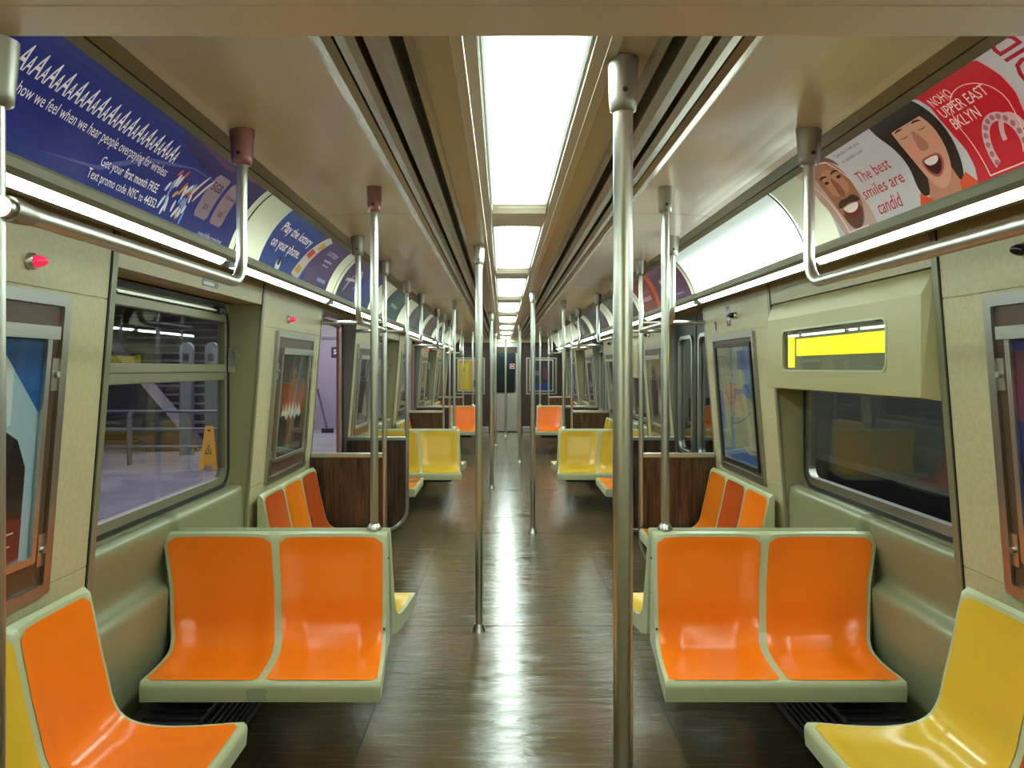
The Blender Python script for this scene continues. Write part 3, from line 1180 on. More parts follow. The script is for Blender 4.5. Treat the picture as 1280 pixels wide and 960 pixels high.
# colours per section; lateral order for side benches = from -x local to +x local
CROSS = [('o', 'o'), ('y', 'y'), ('o', 'o')]
for k, y0 in enumerate(SECT):
    for side in (-1, 1):
        S = SIDEN[side]
        yc = y0 + 1.86
        front = CROSS[k]
        er = bench('cross', side, front, 0, yc - .01, 0, '%s-hand %s double seat facing the camera, %s' % (S, seat_word(front), ['nearest one', 'middle one', 'farthest one']['123'.index(str(k + 1))]), 'double seats across the car facing the camera')
        back = ('y', 'y') if k == 0 else ('o', 'y')
        # faces away: turned half a circle, so the wall side flips
        bench('cross', -side, back, 0, yc + .035, PI, '%s-hand double seat facing away, back to back with the %s %s pair' % (S, ['nearest', 'middle', 'farthest'][k], seat_word(front)), 'double seats across the car facing away')
        # screws on the aisle end of the front seat
        for (dy, z) in ((.035, .73), (.06, .56), (.10, .43), (.30, .38), (.42, .385)):
            pass
        # side benches: rz so that the sitter looks to the aisle
        rz = PI / 2 if side < 0 else -PI / 2
        two = {-1: [('y', 'o'), ('o', 'b'), ('o', 'o')], 1: [('y', 'b'), ('o', 'o'), ('y', 'o')]}[side][k]
        three = {-1: [('b', 'a', 'b'), ('y', 'y', 'o'), ('o', 'y', 'o')], 1: [('a', 'b', 'o'), ('y', 'y', 'y'), ('o', 'o', 'y')]}[side][k]
        xs = side * 1.335
        bench('two', 0, two, xs, y0 + .70, rz, '%s-wall two-seat bench in %s, %s the camera' % (S, seat_word(two), ['right beside', 'second from', 'farthest from'][k]), 'two-seat benches along the walls')
        bench('three', 0, three, xs, y0 + 3.27, rz, '%s-wall three-seat bench in %s, behind the %s double seats' % (S, seat_word(three), ['nearest', 'middle', 'farthest'][k]), 'three-seat benches along the walls')
        # shared cantilever end frame between the two cross seats, plus screws
        mb = MB(); mb.box(side * .545, side * 1.40, .0, .034, .345, .795)
        mb.build('frame_plate', 'darkmetal', er)
        mb = MB(); mb.rbox(side * .60, side * 1.42, -.16, .0, .26, .3245, .01)
        mb.build('support_arm', 'darkmetal', er)
        for yy in (-.018, ):
            for z in (.72, .58, .47):
                mb = MB(); mb.tube([(side * .531, yy - (.10 if z < .5 else .0) * (1 if yy < 0 else -1), z - .02), (side * .524, yy - (.10 if z < .5 else .0) * (1 if yy < 0 else -1), z - .02)], .005, 8)
                mb.build('screw', 'screw', er)
        # heater under the seats
        hr = thing('floor_heater', '%s-wall black louvred heater under the %s seats' % (S, ['nearest', 'middle', 'farthest'][k]), 'heater', (0, y0, 0), 0, 'heaters under the seats')
        mb = MB(); mb.box(side * 1.10, side * 1.345, .10, 3.85, .02, .26)
        mb.build('casing', 'heater', hr)
        mb = MB()
        for q in range(7):
            mb.box(side * 1.088, side * 1.10, .16, 3.80, .05 + q * .028, .064 + q * .028)
        for q in range(60):
            mb.box(side * (1.10), side * 1.30, .16 + q * .061, .19 + q * .061, .26, .266)
        mb.build('louvre', 'darkmetal', hr)

# mended patch on the lip of the nearest left double seat
mb = MB()
pp = [(-.035, -.022), (-.01, -.026), (.03, -.024), (.04, -.012), (.03, .0), (.042, .014), (.028, .026), (-.02, .024), (-.038, .014), (-.03, .002)]
mb.prism([(-.90 + p[0], .358 + p[1] * .9) for p in pp], 'y', SECT[0] + 1.86 - .5145, SECT[0] + 1.86 - .5095)
tag(mb.build('repair_tape', mat('tape_grey', srgb(150, 160, 132), .5)), 'ragged grey tape patch on the front lip of the left orange double seat', 'tape')

# ---------------------------------------------------------------- doors
DN = 0


def rr_frame(mb, outer, inner, x0, x1):
    ring(mb, outer, inner, lambda p: (x0, p[0], p[1]), lambda p: (x1, p[0], p[1]))


for di, (d0, d1) in enumerate(DOORS):
    for side in (-1, 1):
        DN += 1
        root = bpy.data.objects.new('door_%d' % DN, None); COL.objects.link(root); tag(root, kind='structure')
        # jambs and threshold
        j = MB()
        for yy in (d0, d1):
            sg = 1 if yy == d0 else -1
            j.prism([(side * (xw(0) - .004), 0), (side * (xw(1.86) - .004), 1.86), (side * 1.425, 1.86), (side * 1.425, 0)], 'y', yy, yy + sg * .014)
        j.build('door_jamb', 'dullsteel', root)
        mb = MB(); mb.box(side * 1.36, side * 1.56, d0, d1, 0.0, .008)
        mb.build('threshold', 'dullsteel', root)
        mid = (d0 + d1) / 2
        if side > 0:
            leaves = [(d0, mid - .012, 1), (mid + .012, d1, -1)]
        else:
            leaves = [(d0, d0 + .04, 1), (d1 - .05, d1, -1)]
        for (a, b, s_) in leaves:
            mb = MB()
            x0, x1 = side * 1.385, side * 1.415
            if side > 0:
                oy0, oy1, oz0, oz1 = a + .09, b - .09, .80, 1.70
                mb.box(x0, x1, a, oy0, .01, 1.86); mb.box(x0, x1, oy1, b, .01, 1.86)
                mb.box(x0, x1, oy0, oy1, .01, oz0); mb.box(x0, x1, oy0, oy1, oz1, 1.86)
                lf = mb.build('door_leaf', 'darkmetal' if side > 0 else 'dullsteel', root)
                fr = MB()
                rr_frame(fr, rrect(oy0 - .015, oy1 + .015, oz0 - .015, oz1 + .015, .08), rrect(oy0 + .012, oy1 - .012, oz0 + .012, oz1 - .012, .06), x0 + .01, x0 - .012)
                fr.build('window_frame', 'steel', lf)
                g = MB(); g.box(side * 1.398, side * 1.402, oy0, oy1, oz0, oz1)
                g.build('pane', 'glassdark', lf)
                ee = b if s_ > 0 else a
                rb = MB(); rb.box(side * 1.38, side * 1.42, ee, ee + s_ * .012, .01, 1.86)
                rb.build('door_seal', 'rubber', lf)
            else:
                mb.box(x0, x1, a, b, .01, 1.86)
                lf = mb.build('door_leaf', 'dullsteel', root)
                ee = b if s_ > 0 else a
                rb = MB(); rb.box(side * 1.38, side * 1.42, ee, ee + s_ * .022, .01, 1.86)
                rb.box(side * 1.381, side * 1.385, ee - s_ * .015, ee - s_ * .03, .01, 1.86)
                rb.build('door_seal', 'rubber', lf)
        if side < 0:
            # rounded pinkish corner post of the opening
            mb = MB(); mb.tube([(side * 1.405, d1 - .105, .01), (side * 1.405, d1 - .105, 1.80)], .022, 12)
            mb.tube([(side * 1.405, d1 - .105, 1.80), (side * 1.405, d0 + .02, 1.83)], .02, 10)
            mb.build('door_post', mat('post_pink', srgb(168, 128, 118), .3, .5), root)

# ---------------------------------------------------------------- end wall
eb = MB()
YE = Y_END
eb.box(-X_OUT, -.34, YE, YE + .06, 0, 2.04); eb.box(.34, X_OUT, YE, YE + .06, 0, 2.04); eb.box(-.34, .34, YE, YE + .06, 1.94, 2.04)
tag(eb.build('wall_front', 'darkpanel'), kind='structure')
eb = MB(); eb.box(-X_OUT, X_OUT, YE - .03, YE + .06, 2.04, 2.34)
tag(eb.build('wall_front_header', 'wall'), kind='structure')
eb = MB(); eb.box(-X_OUT, X_OUT, Y_BACK - .06, Y_BACK, 0, 2.34)
tag(eb.build('wall_back', 'wall'), kind='structure')
dr = bpy.data.objects.new('door_7', None); COL.objects.link(dr); tag(dr, kind='structure')
mb = MB()
mb.box(-.27, .27, YE - .02, YE + .02, .02, .90); mb.box(-.27, -.22, YE - .02, YE + .02, .9, 1.80); mb.box(.22, .27, YE - .02, YE + .02, .9, 1.80)
lf = mb.build('door_leaf', 'dullsteel', dr)
mb = MB()
rr = lambda a, b, c, d, r: rrect(a, b, c, d, r)
ring(mb, rr(-.235, .235, .885, 1.815, .06), rr(-.205, .205, .915, 1.785, .05), lambda p: (p[0], YE - .015, p[1]), lambda p: (p[0], YE - .028, p[1]))
mb.build('gasket', 'rubber', lf)
mb = MB(); mb.box(-.27, .27, YE - .02, YE + .02, 1.80, 1.94)
mb.build('head_panel', 'darkpanel', lf)
mb = MB(); mb.box(-.22, .22, YE - .004, YE, .9, 1.8)
mb.build('pane', 'glassdark', lf)
mb = MB()
for s_ in (-1, 1):
    mb.rbox(s_ * .27, s_ * .36, YE - .05, YE + .02, 0, 2.04, .008)
mb.box(-.36, .36, YE - .04, YE + .02, 1.94, 2.03)
mb.build('door_jamb', 'dullsteel', dr)
# dim vestibule behind the pane
mb = MB(); mb.box(-.34, .34, YE + .5, YE + .53, 0, 2)
area_lamp('vestibule_fill', (0, YE + .27, 1.95), .3, .3, 2.5, (.85, 1, .95))  # unseen fill light, added so the pane is not black
tag(mb.build('wall_outer_end', mat('vestibule', srgb(66, 84, 86), .5)), kind='structure')
ns = thing('no_entry_sign', 'small red and white no entry sticker on the end door window', 'sign', (.155, YE - .010, 1.50))
mb = MB(); mb.box(-.055, .055, -.002, .0, -.055, .055); mb.build('backing', 'white', ns)
mb = MB(); mb.prism(ell(0, 0, .05, .05), 'y', -.004, -.002); mb.build('disc', 'signred', ns)
mb = MB(); mb.box(-.035, .035, -.006, -.004, -.010, .010); mb.build('bar', 'white', ns)


def end_case(x0, x1, z0, z1, label, base, blobs):
    r_ = thing('poster_case', label, 'poster case', ((x0 + x1) / 2, YE, (z0 + z1) / 2))
    w, h = (x1 - x0) / 2, (z1 - z0) / 2
    mb = MB(); ring(mb, rrect(-w, w, -h, h, .01, 2), rrect(-w + .03, w - .03, -h + .03, h - .03, .008, 2), lambda p: (p[0], 0, p[1]), lambda p: (p[0], -.02, p[1]))
    mb.build('frame', 'dullsteel', r_)
    mb = MB(); mb.box(-w + .03, w - .03, -.008, 0, -h + .03, h - .03); mb.build('board', 'board', r_)
    mb = MB(); mb.box(-w + .09, w - .09, -.012, -.008, -h + .08, h - .06); mb.build('poster', color_mat(base), r_)
    for (a, b, c, d, col) in blobs:
        mb = MB(); mb.box(a, b, -.0135, -.012, c, d); mb.build('print', color_mat(col), r_)
    mb = MB(); ring(mb, rrect(-w + .075, w - .075, -h + .065, h - .045, .01, 2), rrect(-w + .10, w - .10, -h + .09, h - .07, .008, 2), lambda p: (p[0], -.008, p[1]), lambda p: (p[0], -.018, p[1]))
    mb.build('poster_frame', 'steel', r_)


end_case(-1.17, -.47, .86, 1.70, 'poster case with a yellow poster left of the end door', (186, 150, 40), [(-.22, -.02, -.30, .28, (206, 172, 50)), (.0, .2, -.05, .28, (170, 150, 96)), (-.16, -.10, .10, .17, (90, 60, 20)), (.06, .14, -.26, -.10, (60, 60, 60))])
end_case(.47, 1.17, .86, 1.70, 'poster case with a dark blue poster right of the end door', (52, 46, 58), [(-.2, -.02, .0, .12, (110, 105, 110)), (-.2, .22, -.30, -.16, (40, 60, 130)), (.04, .16, -.08, .2, (96, 60, 62))])
for s_ in (-1, 1):
    o = MB().rbox(s_ * .38, s_ * .56, YE - .14, YE - .01, 0.0, .13, .01).build('kick_box', 'dullsteel')
    tag(o, 'low steel box on the floor %s of the end door' % ('left' if s_ < 0 else 'right'), 'box')

# ---------------------------------------------------------------- cases with posters on the side walls
def wmap_pts(side, off, pts):
    return [(side * (xw(p[1]) - off), p[0], p[1]) for p in pts]


def wall_case(side, y0, y1, z0, z1, label, kind):
    """framed board on the leaning wall with a poster"""
    root = thing('poster_case', label, 'poster case', (0, 0, 0), 0, 'framed poster cases on the side walls')
    F = lambda off: (lambda p: (side * (xw(p[1]) - off), p[0], p[1]))
    mb = MB(); ring(mb, rrect(y0, y1, z0, z1, .008, 2), rrect(y0 + .032, y1 - .032, z0 + .032, z1 - .032, .006, 2), F(-.002), F(.016))
    mb.build('frame', 'dullsteel', root)
    mb = MB()
    q = [(y0 + .03, z0 + .03), (y1 - .03, z0 + .03), (y1 - .03, z1 - .03), (y0 + .03, z1 - .03)]
    mb.add([F(.001)(p) for p in q] + [F(.006)(p) for p in q], [(0, 1, 2, 3), (4, 5, 6, 7), (0, 1, 5, 4), (1, 2, 6, 5), (2, 3, 7, 6), (3, 0, 4, 7)])
    mb.build('board', 'board', root)
    if kind == 'map':
        p0, p1, q0, q1 = y0 + .075, y1 - .075, z0 + .075, z1 - .075
    else:
        p0, p1, q0, q1 = y0 + .125, y1 - .105, z0 + .125, z1 - .125
    fr_mat = 'rubber' if kind == 'map' else 'steel'
    mb = MB(); ring(mb, rrect(p0 - .02, p1 + .02, q0 - .02, q1 + .02, .008, 2), rrect(p0, p1, q0, q1, .006, 2), F(.006), F(.020))
    mb.build('poster_frame', fr_mat, root)
    if kind != 'map':
        mb = MB()
        q = [(p0 - .035, q1 + .0), (p1 + .035, q1 + .0), (p1 + .035, q1 + .035), (p0 - .035, q1 + .035)]
        mb.add([F(.006)(p) for p in q] + [F(.032)(p) for p in q], [(0, 1, 2, 3), (4, 5, 6, 7), (0, 1, 5, 4), (1, 2, 6, 5), (2, 3, 7, 6), (3, 0, 4, 7)])
        mb.build('top_clamp', 'steel', root)
        for yy in (y0 + .055, y1 - .045):
            for zz in (z0 + .13, z1 - .22):
                if yy == y0 + .055 and side < 0 and False: continue
                mb = MB(); ring(mb, rrect(yy - .016, yy + .016, zz - .045, zz + .045, .004, 2), rrect(yy - .004, yy + .004, zz - .004, zz + .004, .003, 2), F(.006), F(.010))
                pl = mb.build('lock_plate', 'steel', root)
                c = F(.008)((yy, zz))
                mb = MB(); mb.tube([c, (c[0] - side * .012, c[1], c[2])], .009, 12)
                mb.build('lock_button', 'dullsteel', pl)
    W, H = p1 - p0, q1 - q0
    fmap = lambda off: (lambda u, v: (side * (xw(q0 + v * H) - off), (p0 + u * W) if side < 0 else (p1 - u * W), q0 + v * H))
    art = lambda nm, polys, rgb, off, **kw: flat_art(nm, polys, color_mat(rgb, .35), fmap(off), root, **kw)
    sq = [[(0, 0), (1, 0), (1, 1), (0, 1)]]
    if kind == 'map':
        art('poster', sq, (84, 116, 156), .0085)
        rnd = random.Random(3)
        land = [[(.0, 1), (.0, .62), (.08, .60), (.12, .40), (.05, .2), (.02, 0), (.22, .0), (.26, .22), (.30, .42), (.34, .6), (.42, .78), (.40, 1)],
                [(.36, 0.10), (.34, .30), (.44, .46), (.50, .58), (.70, .60), (.9, .55), (1, .5), (1, .12), (.8, .08), (.6, .14)],
                [(.46, .64), (.44, .80), (.50, 1), (.80, 1), (.74, .84), (.82, .70), (.66, .63)],
                [(.36, .44), (.40, .62), (.44, .74), (.47, .74), (.44, .56), (.40, .42)]]
        art('print', land, (150, 150, 122), .009)
        lines = []
        for q in range(15):
            x, y = rnd.uniform(.1, .9), rnd.uniform(.1, .9)
            a = rnd.uniform(0, 6)
            for s_ in range(6):
                x2, y2 = x + .1 * math.cos(a), y + .07 * math.sin(a)
                dx, dy = -.006 * math.sin(a), .004 * math.cos(a)
                lines.append([(x - dx, y - dy), (x2 - dx, y2 - dy), (x2 + dx, y2 + dy), (x + dx, y + dy)])
                x, y = x2, y2; a += rnd.uniform(-.6, .6)
                if not (.04 < x < .96 and .04 < y < .96): break
        art('route_lines', lines[:len(lines) // 2], (66, 62, 56), .0095)
        art('route_lines', lines[len(lines) // 2:], (112, 92, 66), .0098)
        art('print', [[(.62, .80), (.95, .80), (.95, .96), (.62, .96)]], (60, 92, 150), .0099)
        art('print', [[(.06, .02), (.98, .02), (.98, .09), (.06, .09)]], (52, 92, 150), .0099)
    elif kind == 'family':
        art('poster', sq, (150, 176, 188), .0085)
        art('print', [[(.66, 1), (1, 1), (1, .66)]], (20, 84, 150), .009)
        art('print', [[(.35, .5), (.8, .62), (.8, .9), (.5, 1), (.3, 1)]], (196, 206, 204), .0089)
        art('print', [[(0, 0), (.84, 0), (.93, .2), (.93, .42), (.86, .55), (.72, .62), (.3, .6), (0, .62)]], (26, 20, 22), .0092)
        art('print', [ell(.62, .40, .16, .1)], (150, 92, 72), .0094)
        art('print', [[(0, 0), (.93, 0), (.93, .19), (.6, .24), (0, .22)]], (104, 40, 40), .0096)
        art('lettering', [], (214, 196, 196), .0099, text_mesh=[text2d('made here', .35, .155, .016, .33, vscale=1), text2d('for you', .35, .125, .016, .25, vscale=1)]) if False else None
        art('text_lines', [[(.56, .05 + i * .028), (.56 + w_, .05 + i * .028), (.56 + w_, .058 + i * .028), (.56, .058 + i * .028)] for i, w_ in enumerate((.2, .3, .26, .32))], (210, 190, 190), .0098)
    elif kind == 'dark':
        art('poster', sq, (44, 42, 40), .0085)
        art('print', [[(.05, .5), (.3, .56), (.55, .9), (.9, .98), (.95, .55), (.6, .5)]], (76, 78, 80), .0088)
        art('figure_print', [[(.35, .28), (.28, .5), (.36, .72), (.5, .8), (.64, .70), (.68, .48), (.6, .26), (.66, .1), (.56, .04), (.46, .2), (.38, .05), (.3, .08)]], (112, 78, 62), .009)
        art('print', [ell(.5, .82, .07, .045)], (150, 100, 74), .0092)
        art('lettering', [[(.12, .40), (.18, .52), (.22, .42), (.28, .53), (.33, .42), (.4, .54), (.45, .42), (.52, .54), (.57, .42), (.64, .53), (.7, .43), (.76, .52), (.84, .40), (.76, .36), (.7, .40), (.62, .35), (.55, .40), (.46, .35), (.4, .40), (.3, .35), (.24, .40)]], (196, 196, 186), .0094)
        art('print', [[(.1, .04), (.9, .04), (.9, .10), (.1, .10)]], (110, 108, 102), .0094)
    elif kind == 'blue':
        art('poster', sq, (44, 44, 120), .0085)
        art('print', [[(.0, .62), (.6, .78), (1, .7), (1, .86), (0, .95)]], (110, 50, 80), .009)
    else:
        art('poster', sq, (118, 118, 114), .0085)
        art('print', [[(.1, .1), (.5, .16), (.7, .6), (.5, .9), (.2, .8)]], (58, 54, 52), .009)
        art('print', [[(.5, .2), (.9, .1), (.9, .3), (.6, .5)]], (176, 174, 168), .0092)
    mb = MB()
    q = [(p0 - .002, q0 - .002), (p1 + .002, q0 - .002), (p1 + .002, q1 + .002), (p0 - .002, q1 + .002)]
    mb.add([F(.014)(p) for p in q], [(0, 1, 2, 3)])
    mb.build('clear_cover', 'film', root)


CK = {(-1, 0): ('family', 'dark'), (1, 0): ('blue', 'map'), (-1, 1): ('grey', 'dark'), (1, 1): ('grey', 'dark'), (-1, 2): ('dark', 'grey'), (1, 2): ('dark', 'blue')}
CD = {'family': 'pale blue portrait poster', 'dark': 'dark orange-figure poster', 'blue': 'dark blue poster', 'map': 'blue transit map', 'grey': 'grey poster'}
for (side, k), (a, b) in CK.items():
    y0 = SECT[k]
    pos = ['nearest', 'middle', 'far'][k]
    wall_case(side, y0 + .11, y0 + .92, .828, 1.662, 'case with a %s on the %s wall, above the %s two-seat bench' % (CD[a], SIDEN[side], pos), a)
    wall_case(side, y0 + 2.91, y0 + 3.72, .828, 1.662, '%s-wall case with a %s, above the %s three-seat bench' % (SIDEN[side], CD[b], pos), b)

# indicator lamps above the cases
for k, y0 in enumerate(SECT):
    for side in (-1, 1):
        for j, yy in enumerate((y0 + .74, y0 + 3.12)):
            if side > 0 and j == 1: yy = y0 + 3.22
            z = 1.735 if side < 0 else 1.765
            x = xw(z)
            mname = 'lampred' if side < 0 else 'lampblack'
            r_ = thing('indicator_lamp', '%s bullet-shaped lamp on the %s wall above the %s %s-seat bench' % ('red' if side < 0 else 'black', SIDEN[side], ORD[k], ('two', 'three')[j]), 'indicator lamp', (side * x, yy, z), 0, 'small bullet lamps on the walls')
            mb = MB(); mb.tube([(0, 0, 0), (-side * .010, 0, 0), (-side * .016, 0, 0)], .02, 16, [.022, .022, .016]); mb.build('bezel', 'steel', r_)
            mb = MB(); mb.tube([(-side * .012, 0, 0), (-side * .026, 0, 0), (-side * .036, 0, 0), (-side * .044, 0, 0), (-side * .048, 0, 0)], .02, 16, [.0165, .0155, .012, .007, .001]); mb.build('bullet_lens', mname, r_)

# emergency sticker by the right-hand map
yy = SECT[0] + 3.36
r_ = thing('instruction_sticker', 'small dark red instruction sticker above the map on the right wall', 'sticker')
fmw = wall_map(1, yy + .045, 1.71, .0015)
flat_art('backing', [[(0, 0), (.085, 0), (.085, .12), (0, .12)]], color_mat((84, 34, 34)), fmw, r_)
fmw = wall_map(1, yy + .045, 1.71, .0025)
flat_art('print', [[(.012, .07), (.03, .07), (.03, .105), (.012, .105)], [(.04, .02), (.055, .02), (.055, .09), (.04, .09)], [(.012, .035), (.075, .035), (.075, .05), (.012, .05)], [(.062, .08), (.076, .08), (.076, .105), (.062, .105)]], color_mat((206, 200, 196)), fmw, r_)
r_ = thing('key_switch', 'small dark key plate left of the instruction sticker', 'switch')
fmw = wall_map(1, yy + .30, 1.70, .0025)
flat_art('plate', [rrect(0, .03, 0, .055, .006)], M['screw'], fmw, r_)
flat_art('keyhole', [rrect(.012, .018, .018, .038, .003)], M['paper'], wall_map(1, yy + .30, 1.70, .0035), r_)

# caution label on the header over the nearest left window
r_ = thing('notice_label', 'tiny black and white label on the header over the nearest left window', 'label')
flat_art('backing', [[(0, 0), (.17, 0), (.17, .045), (0, .045)]], color_mat((40, 42, 40)), wall_map(-1, 3.10, 1.795, .0015), r_)
flat_art('print', [[(.01, .026), (.12, .026), (.12, .040), (.01, .040)], [(.01, .006), (.125, .006), (.125, .020), (.01, .020)]], color_mat((190, 194, 180)), wall_map(-1, 3.10, 1.795, .0025), r_)

# ---------------------------------------------------------------- destination sign housings on the right-hand windows
for k, y0 in enumerate(SECT):
    if k == 2: continue
    b0, b1 = y0 + BAY[0] + .02, y0 + BAY[1] - .02
    r_ = thing('destination_sign', 'beige housing with a lit yellow roll sign over the %s right window' % ORD[k], 'sign', (0, 0, 0), 0, 'roll sign housings over the right windows')
    XF = 1.262
    gy0, gy1, gz0, gz1 = b0 + .25, b0 + 1.23, 1.452, 1.632
    # front plate with a hole: ring between outlines of equal count
    mb = MB()
    outer = rrect(b0 + .024, b1 - .010, 1.365, 1.695, .01, 6)
    inner = rrect(gy0, gy1, gz0, gz1, .03, 6)
    n = len(outer)
    ring(mb, outer, inner, lambda p: (XF + .012, p[0], p[1]), lambda p: (XF, p[0], p[1]))
    # chamfered surround back to the wall
    back = [(b0, 1.355), (b1, 1.355), (b1, 1.775), (b0, 1.775)]
    fr = [(b0 + .024, 1.365), (b1 - .010, 1.365), (b1 - .010, 1.695), (b0 + .024, 1.695)]
    vb = [(1.322 if p[1] < 1.5 else 1.290, p[0], p[1]) for p in back]
    vf = [(XF, p[0], p[1]) for p in fr]
    vk = [(1.449, p[0], p[1]) for p in back]
    mb.add(vb + vf + vk, [(0, 1, 5, 4), (1, 2, 6, 5), (2, 3, 7, 6), (3, 0, 4, 7), (0, 1, 9, 8), (1, 2, 10, 9), (3, 0, 8, 11)])
    mb.build('housing', mat('sign_housing', srgb(164, 154, 108), .34), r_)
    mb = MB(); mb.box(XF + .020, XF + .024, gy0 - .02, gy1 + .02, gz0 - .02, gz1 + .02); mb.build('backing', 'rollgrey', r_)
    mb = MB(); mb.box(XF + .015, XF + .020, gy0 + .0, gy1 - .13, 1.515, 1.592); mb.build('roll_band', 'rollyellow', r_)
    mb = MB(); mb.box(XF + .013, XF + .020, gy1 - .10, gy1 - .035, 1.462, 1.612); mb.build('roll_end', 'rollyellow', r_)
    mb = MB(); mb.box(XF + .006, XF + .008, gy0 - .005, gy1 + .005, gz0 - .005, gz1 + .005); mb.build('glass', 'film', r_)
    mb = MB(); ring(mb, rrect(gy0 - .008, gy1 + .008, gz0 - .008, gz1 + .008, .034), rrect(gy0, gy1, gz0, gz1, .03), lambda p: (XF + .002, p[0], p[1]), lambda p: (XF - .003, p[0], p[1]))
    mb.build('bezel', 'shell', r_)

# ---------------------------------------------------------------- advertisements on the coves
def ad(side, y_read_start, width, rgb, label, name='advertisement'):
    root = thing(name, label, 'advertisement', (0, 0, 0), 0, None)
    def A(nm, polys, col, off, tm=None, joined=False):
        m = cove_print(col) if isinstance(col, tuple) else col
        for t in ([tm] if (joined or not tm) else [[q] for q in tm]):
            flat_art(nm, polys, m, cove_map(side, y_read_start, off), root, VCUTS, t)
    A('poster', [[(0, .01), (width, .01), (width, .99), (0, .99)]], rgb, .002)
    return root, A


# big blue phone-plan poster, left, nearest
r_, A = ad(-1, 1.21, 1.80, (34, 46, 122), 'long blue advertisement with a row of capital As on the left wall')
WH = (225, 225, 220)
A('print', [[(.95, .99), (1.80, .99), (1.80, .40), (1.62, .66), (1.3, .66), (1.12, .76)]], (44, 34, 92), .0028)
A('print', [[(0, .99), (.0, .82), (.18, .86), (.34, .92), (.30, .99)]], (70, 42, 104), .0029)
A('print', [[(1.05, .92), (1.4, .82), (1.78, .90), (1.78, .95), (1.4, .89), (1.1, .97)]], (84, 48, 96), .0032)
A('swirl', [[(.55, .16), (.8, .22), (1.0, .46), (1.25, .62), (1.5, .62), (1.25, .635), (.98, .49), (.78, .24)]], (84, 92, 150), .0034)
tm = []
x = .352
for i in range(30):
    big = i % 2 == 0
    wd = .0286 if big else .0200
    tm.append(text2d('A', x, .555, .066 if big else .046, wd, vscale=VS, bold=.008))
    x += wd + .001
A('lettering', [], WH, .0045, tm, True)
A('lettering', [], WH, .0045, [text2d('s how we feel when we hear people overpaying for wireless', 1.115, .415, .031, .735, vscale=VS, align='R')])
A('lettering', [], WH, .0045, [text2d('Get your', .79, .255, .027, .115, vscale=VS), text2d('first month FREE', .915, .255, .027, .20, vscale=VS, bold=.012)])
A('lettering', [], WH, .0045, [text2d('Text promo code', .755, .135, .026, .20, vscale=VS), text2d('NYC', .968, .135, .026, .053, vscale=VS, bold=.012), text2d('to', 1.032, .135, .026, .022, vscale=VS), text2d('44352', 1.064, .135, .026, .076, vscale=VS, bold=.012)])
A('lettering', [], (200, 205, 225), .0045, [text2d('usmobile.com/nyc', 1.49, .06, .024, .22, vscale=VS)])
rnd = random.Random(5)
for col, n in (((206, 214, 224), 13), ((196, 160, 90), 7), ((184, 90, 70), 5), ((120, 150, 196), 9)):
    ps = []
    for i in range(n):
        cx, cy = rnd.uniform(1.16, 1.34), rnd.uniform(.14, .46)
        if col[0] == 184: cy = rnd.uniform(.40, .52)
        a = rnd.uniform(60, 100)
        ps.append(ell(cx, cy, rnd.uniform(.018, .034), .007, 12, rot=a, vs=VS * .8))
    A('hands_print', ps, col, .0036 + n * .0001)
A('hands_print', [ell(1.34, .50, .06, .006, 12, rot=62, vs=VS), ell(1.38, .48, .06, .007, 12, rot=60, vs=VS)], (202, 190, 176), .0051)
for i, (cx, txt, sub) in enumerate(((1.46, '5GB', '$15'), (1.60, 'Unlimited', '$25'))):
    card = [(-.050, -.24), (.040, -.24), (.055, -.20), (.055, .22), (.045, .26), (-.045, .26), (-.058, .22), (-.058, -.20)]
    A('card_print', [[(cx + p[0], .47 + p[1]) for p in card]], (136, 120, 132), .0038)
    A('lettering', [], (52, 44, 70), .005, [text2d(txt, cx, .54, .034 if i == 0 else .014, .085, vscale=VS, align='C', bold=.01), text2d(sub, cx, .33, .020, .035, vscale=VS, align='C')])

# lottery poster, left
r_, A = ad(-1, 3.38, 1.28, (30, 64, 140), 'blue lottery advertisement on the left wall, second from the camera')
A('print', [[(.60, .99), (1.28, .99), (1.28, .01), (.74, .01)]], (66, 50, 104), .0028)
A('print', [[(0, .93), (.55, .88), (.6, .99), (0, .99)]], (34, 48, 104), .0029)
A('lettering', [], WH, .004, [text2d('Play the lottery', .07, .57, .052, .50, vscale=VS, bold=.01)])
A('lettering', [], WH, .004, [text2d('on your phone.', .05, .33, .052, .46, vscale=VS, bold=.01)])
A('ticket_print', [[(.50, .10), (.64, .05), (.84, .86), (.72, .92)]], (190, 186, 176), .0036)
A('ticket_print', [[(.61, .44), (.69, .41), (.73, .55), (.64, .58)]], (186, 46, 46), .0042)
A('ticket_print', [[(.54, .16), (.62, .13), (.65, .24), (.57, .27)], [(.70, .62), (.77, .60), (.80, .74), (.73, .77)]], (176, 150, 66), .0042)
A('penguin_print', [ell(.26, .13, .035, .035, vs=VS)], (210, 212, 214), .004)
A('penguin_print', [ell(.26, .19, .022, .022, vs=VS)], (20, 22, 30), .0042)
A('lettering', [], (190, 186, 206), .004, [text2d('LOTTERY', .93, .62, .032, .22, vscale=VS, bold=.01)])
A('text_lines', [[(.95, .50), (1.13, .50), (1.13, .54), (.95, .54)], [(.97, .42), (1.11, .42), (1.11, .455), (.97, .455)], [(1.0, .16), (1.2, .16), (1.2, .22), (1.0, .22)]], (140, 150, 196), .004)

# smile poster, right, nearest (reads towards the camera)
r_, A = ad(1, 2.76, 1.26, (196, 196, 196), 'white and red smile advertisement with two laughing faces on the right wall')


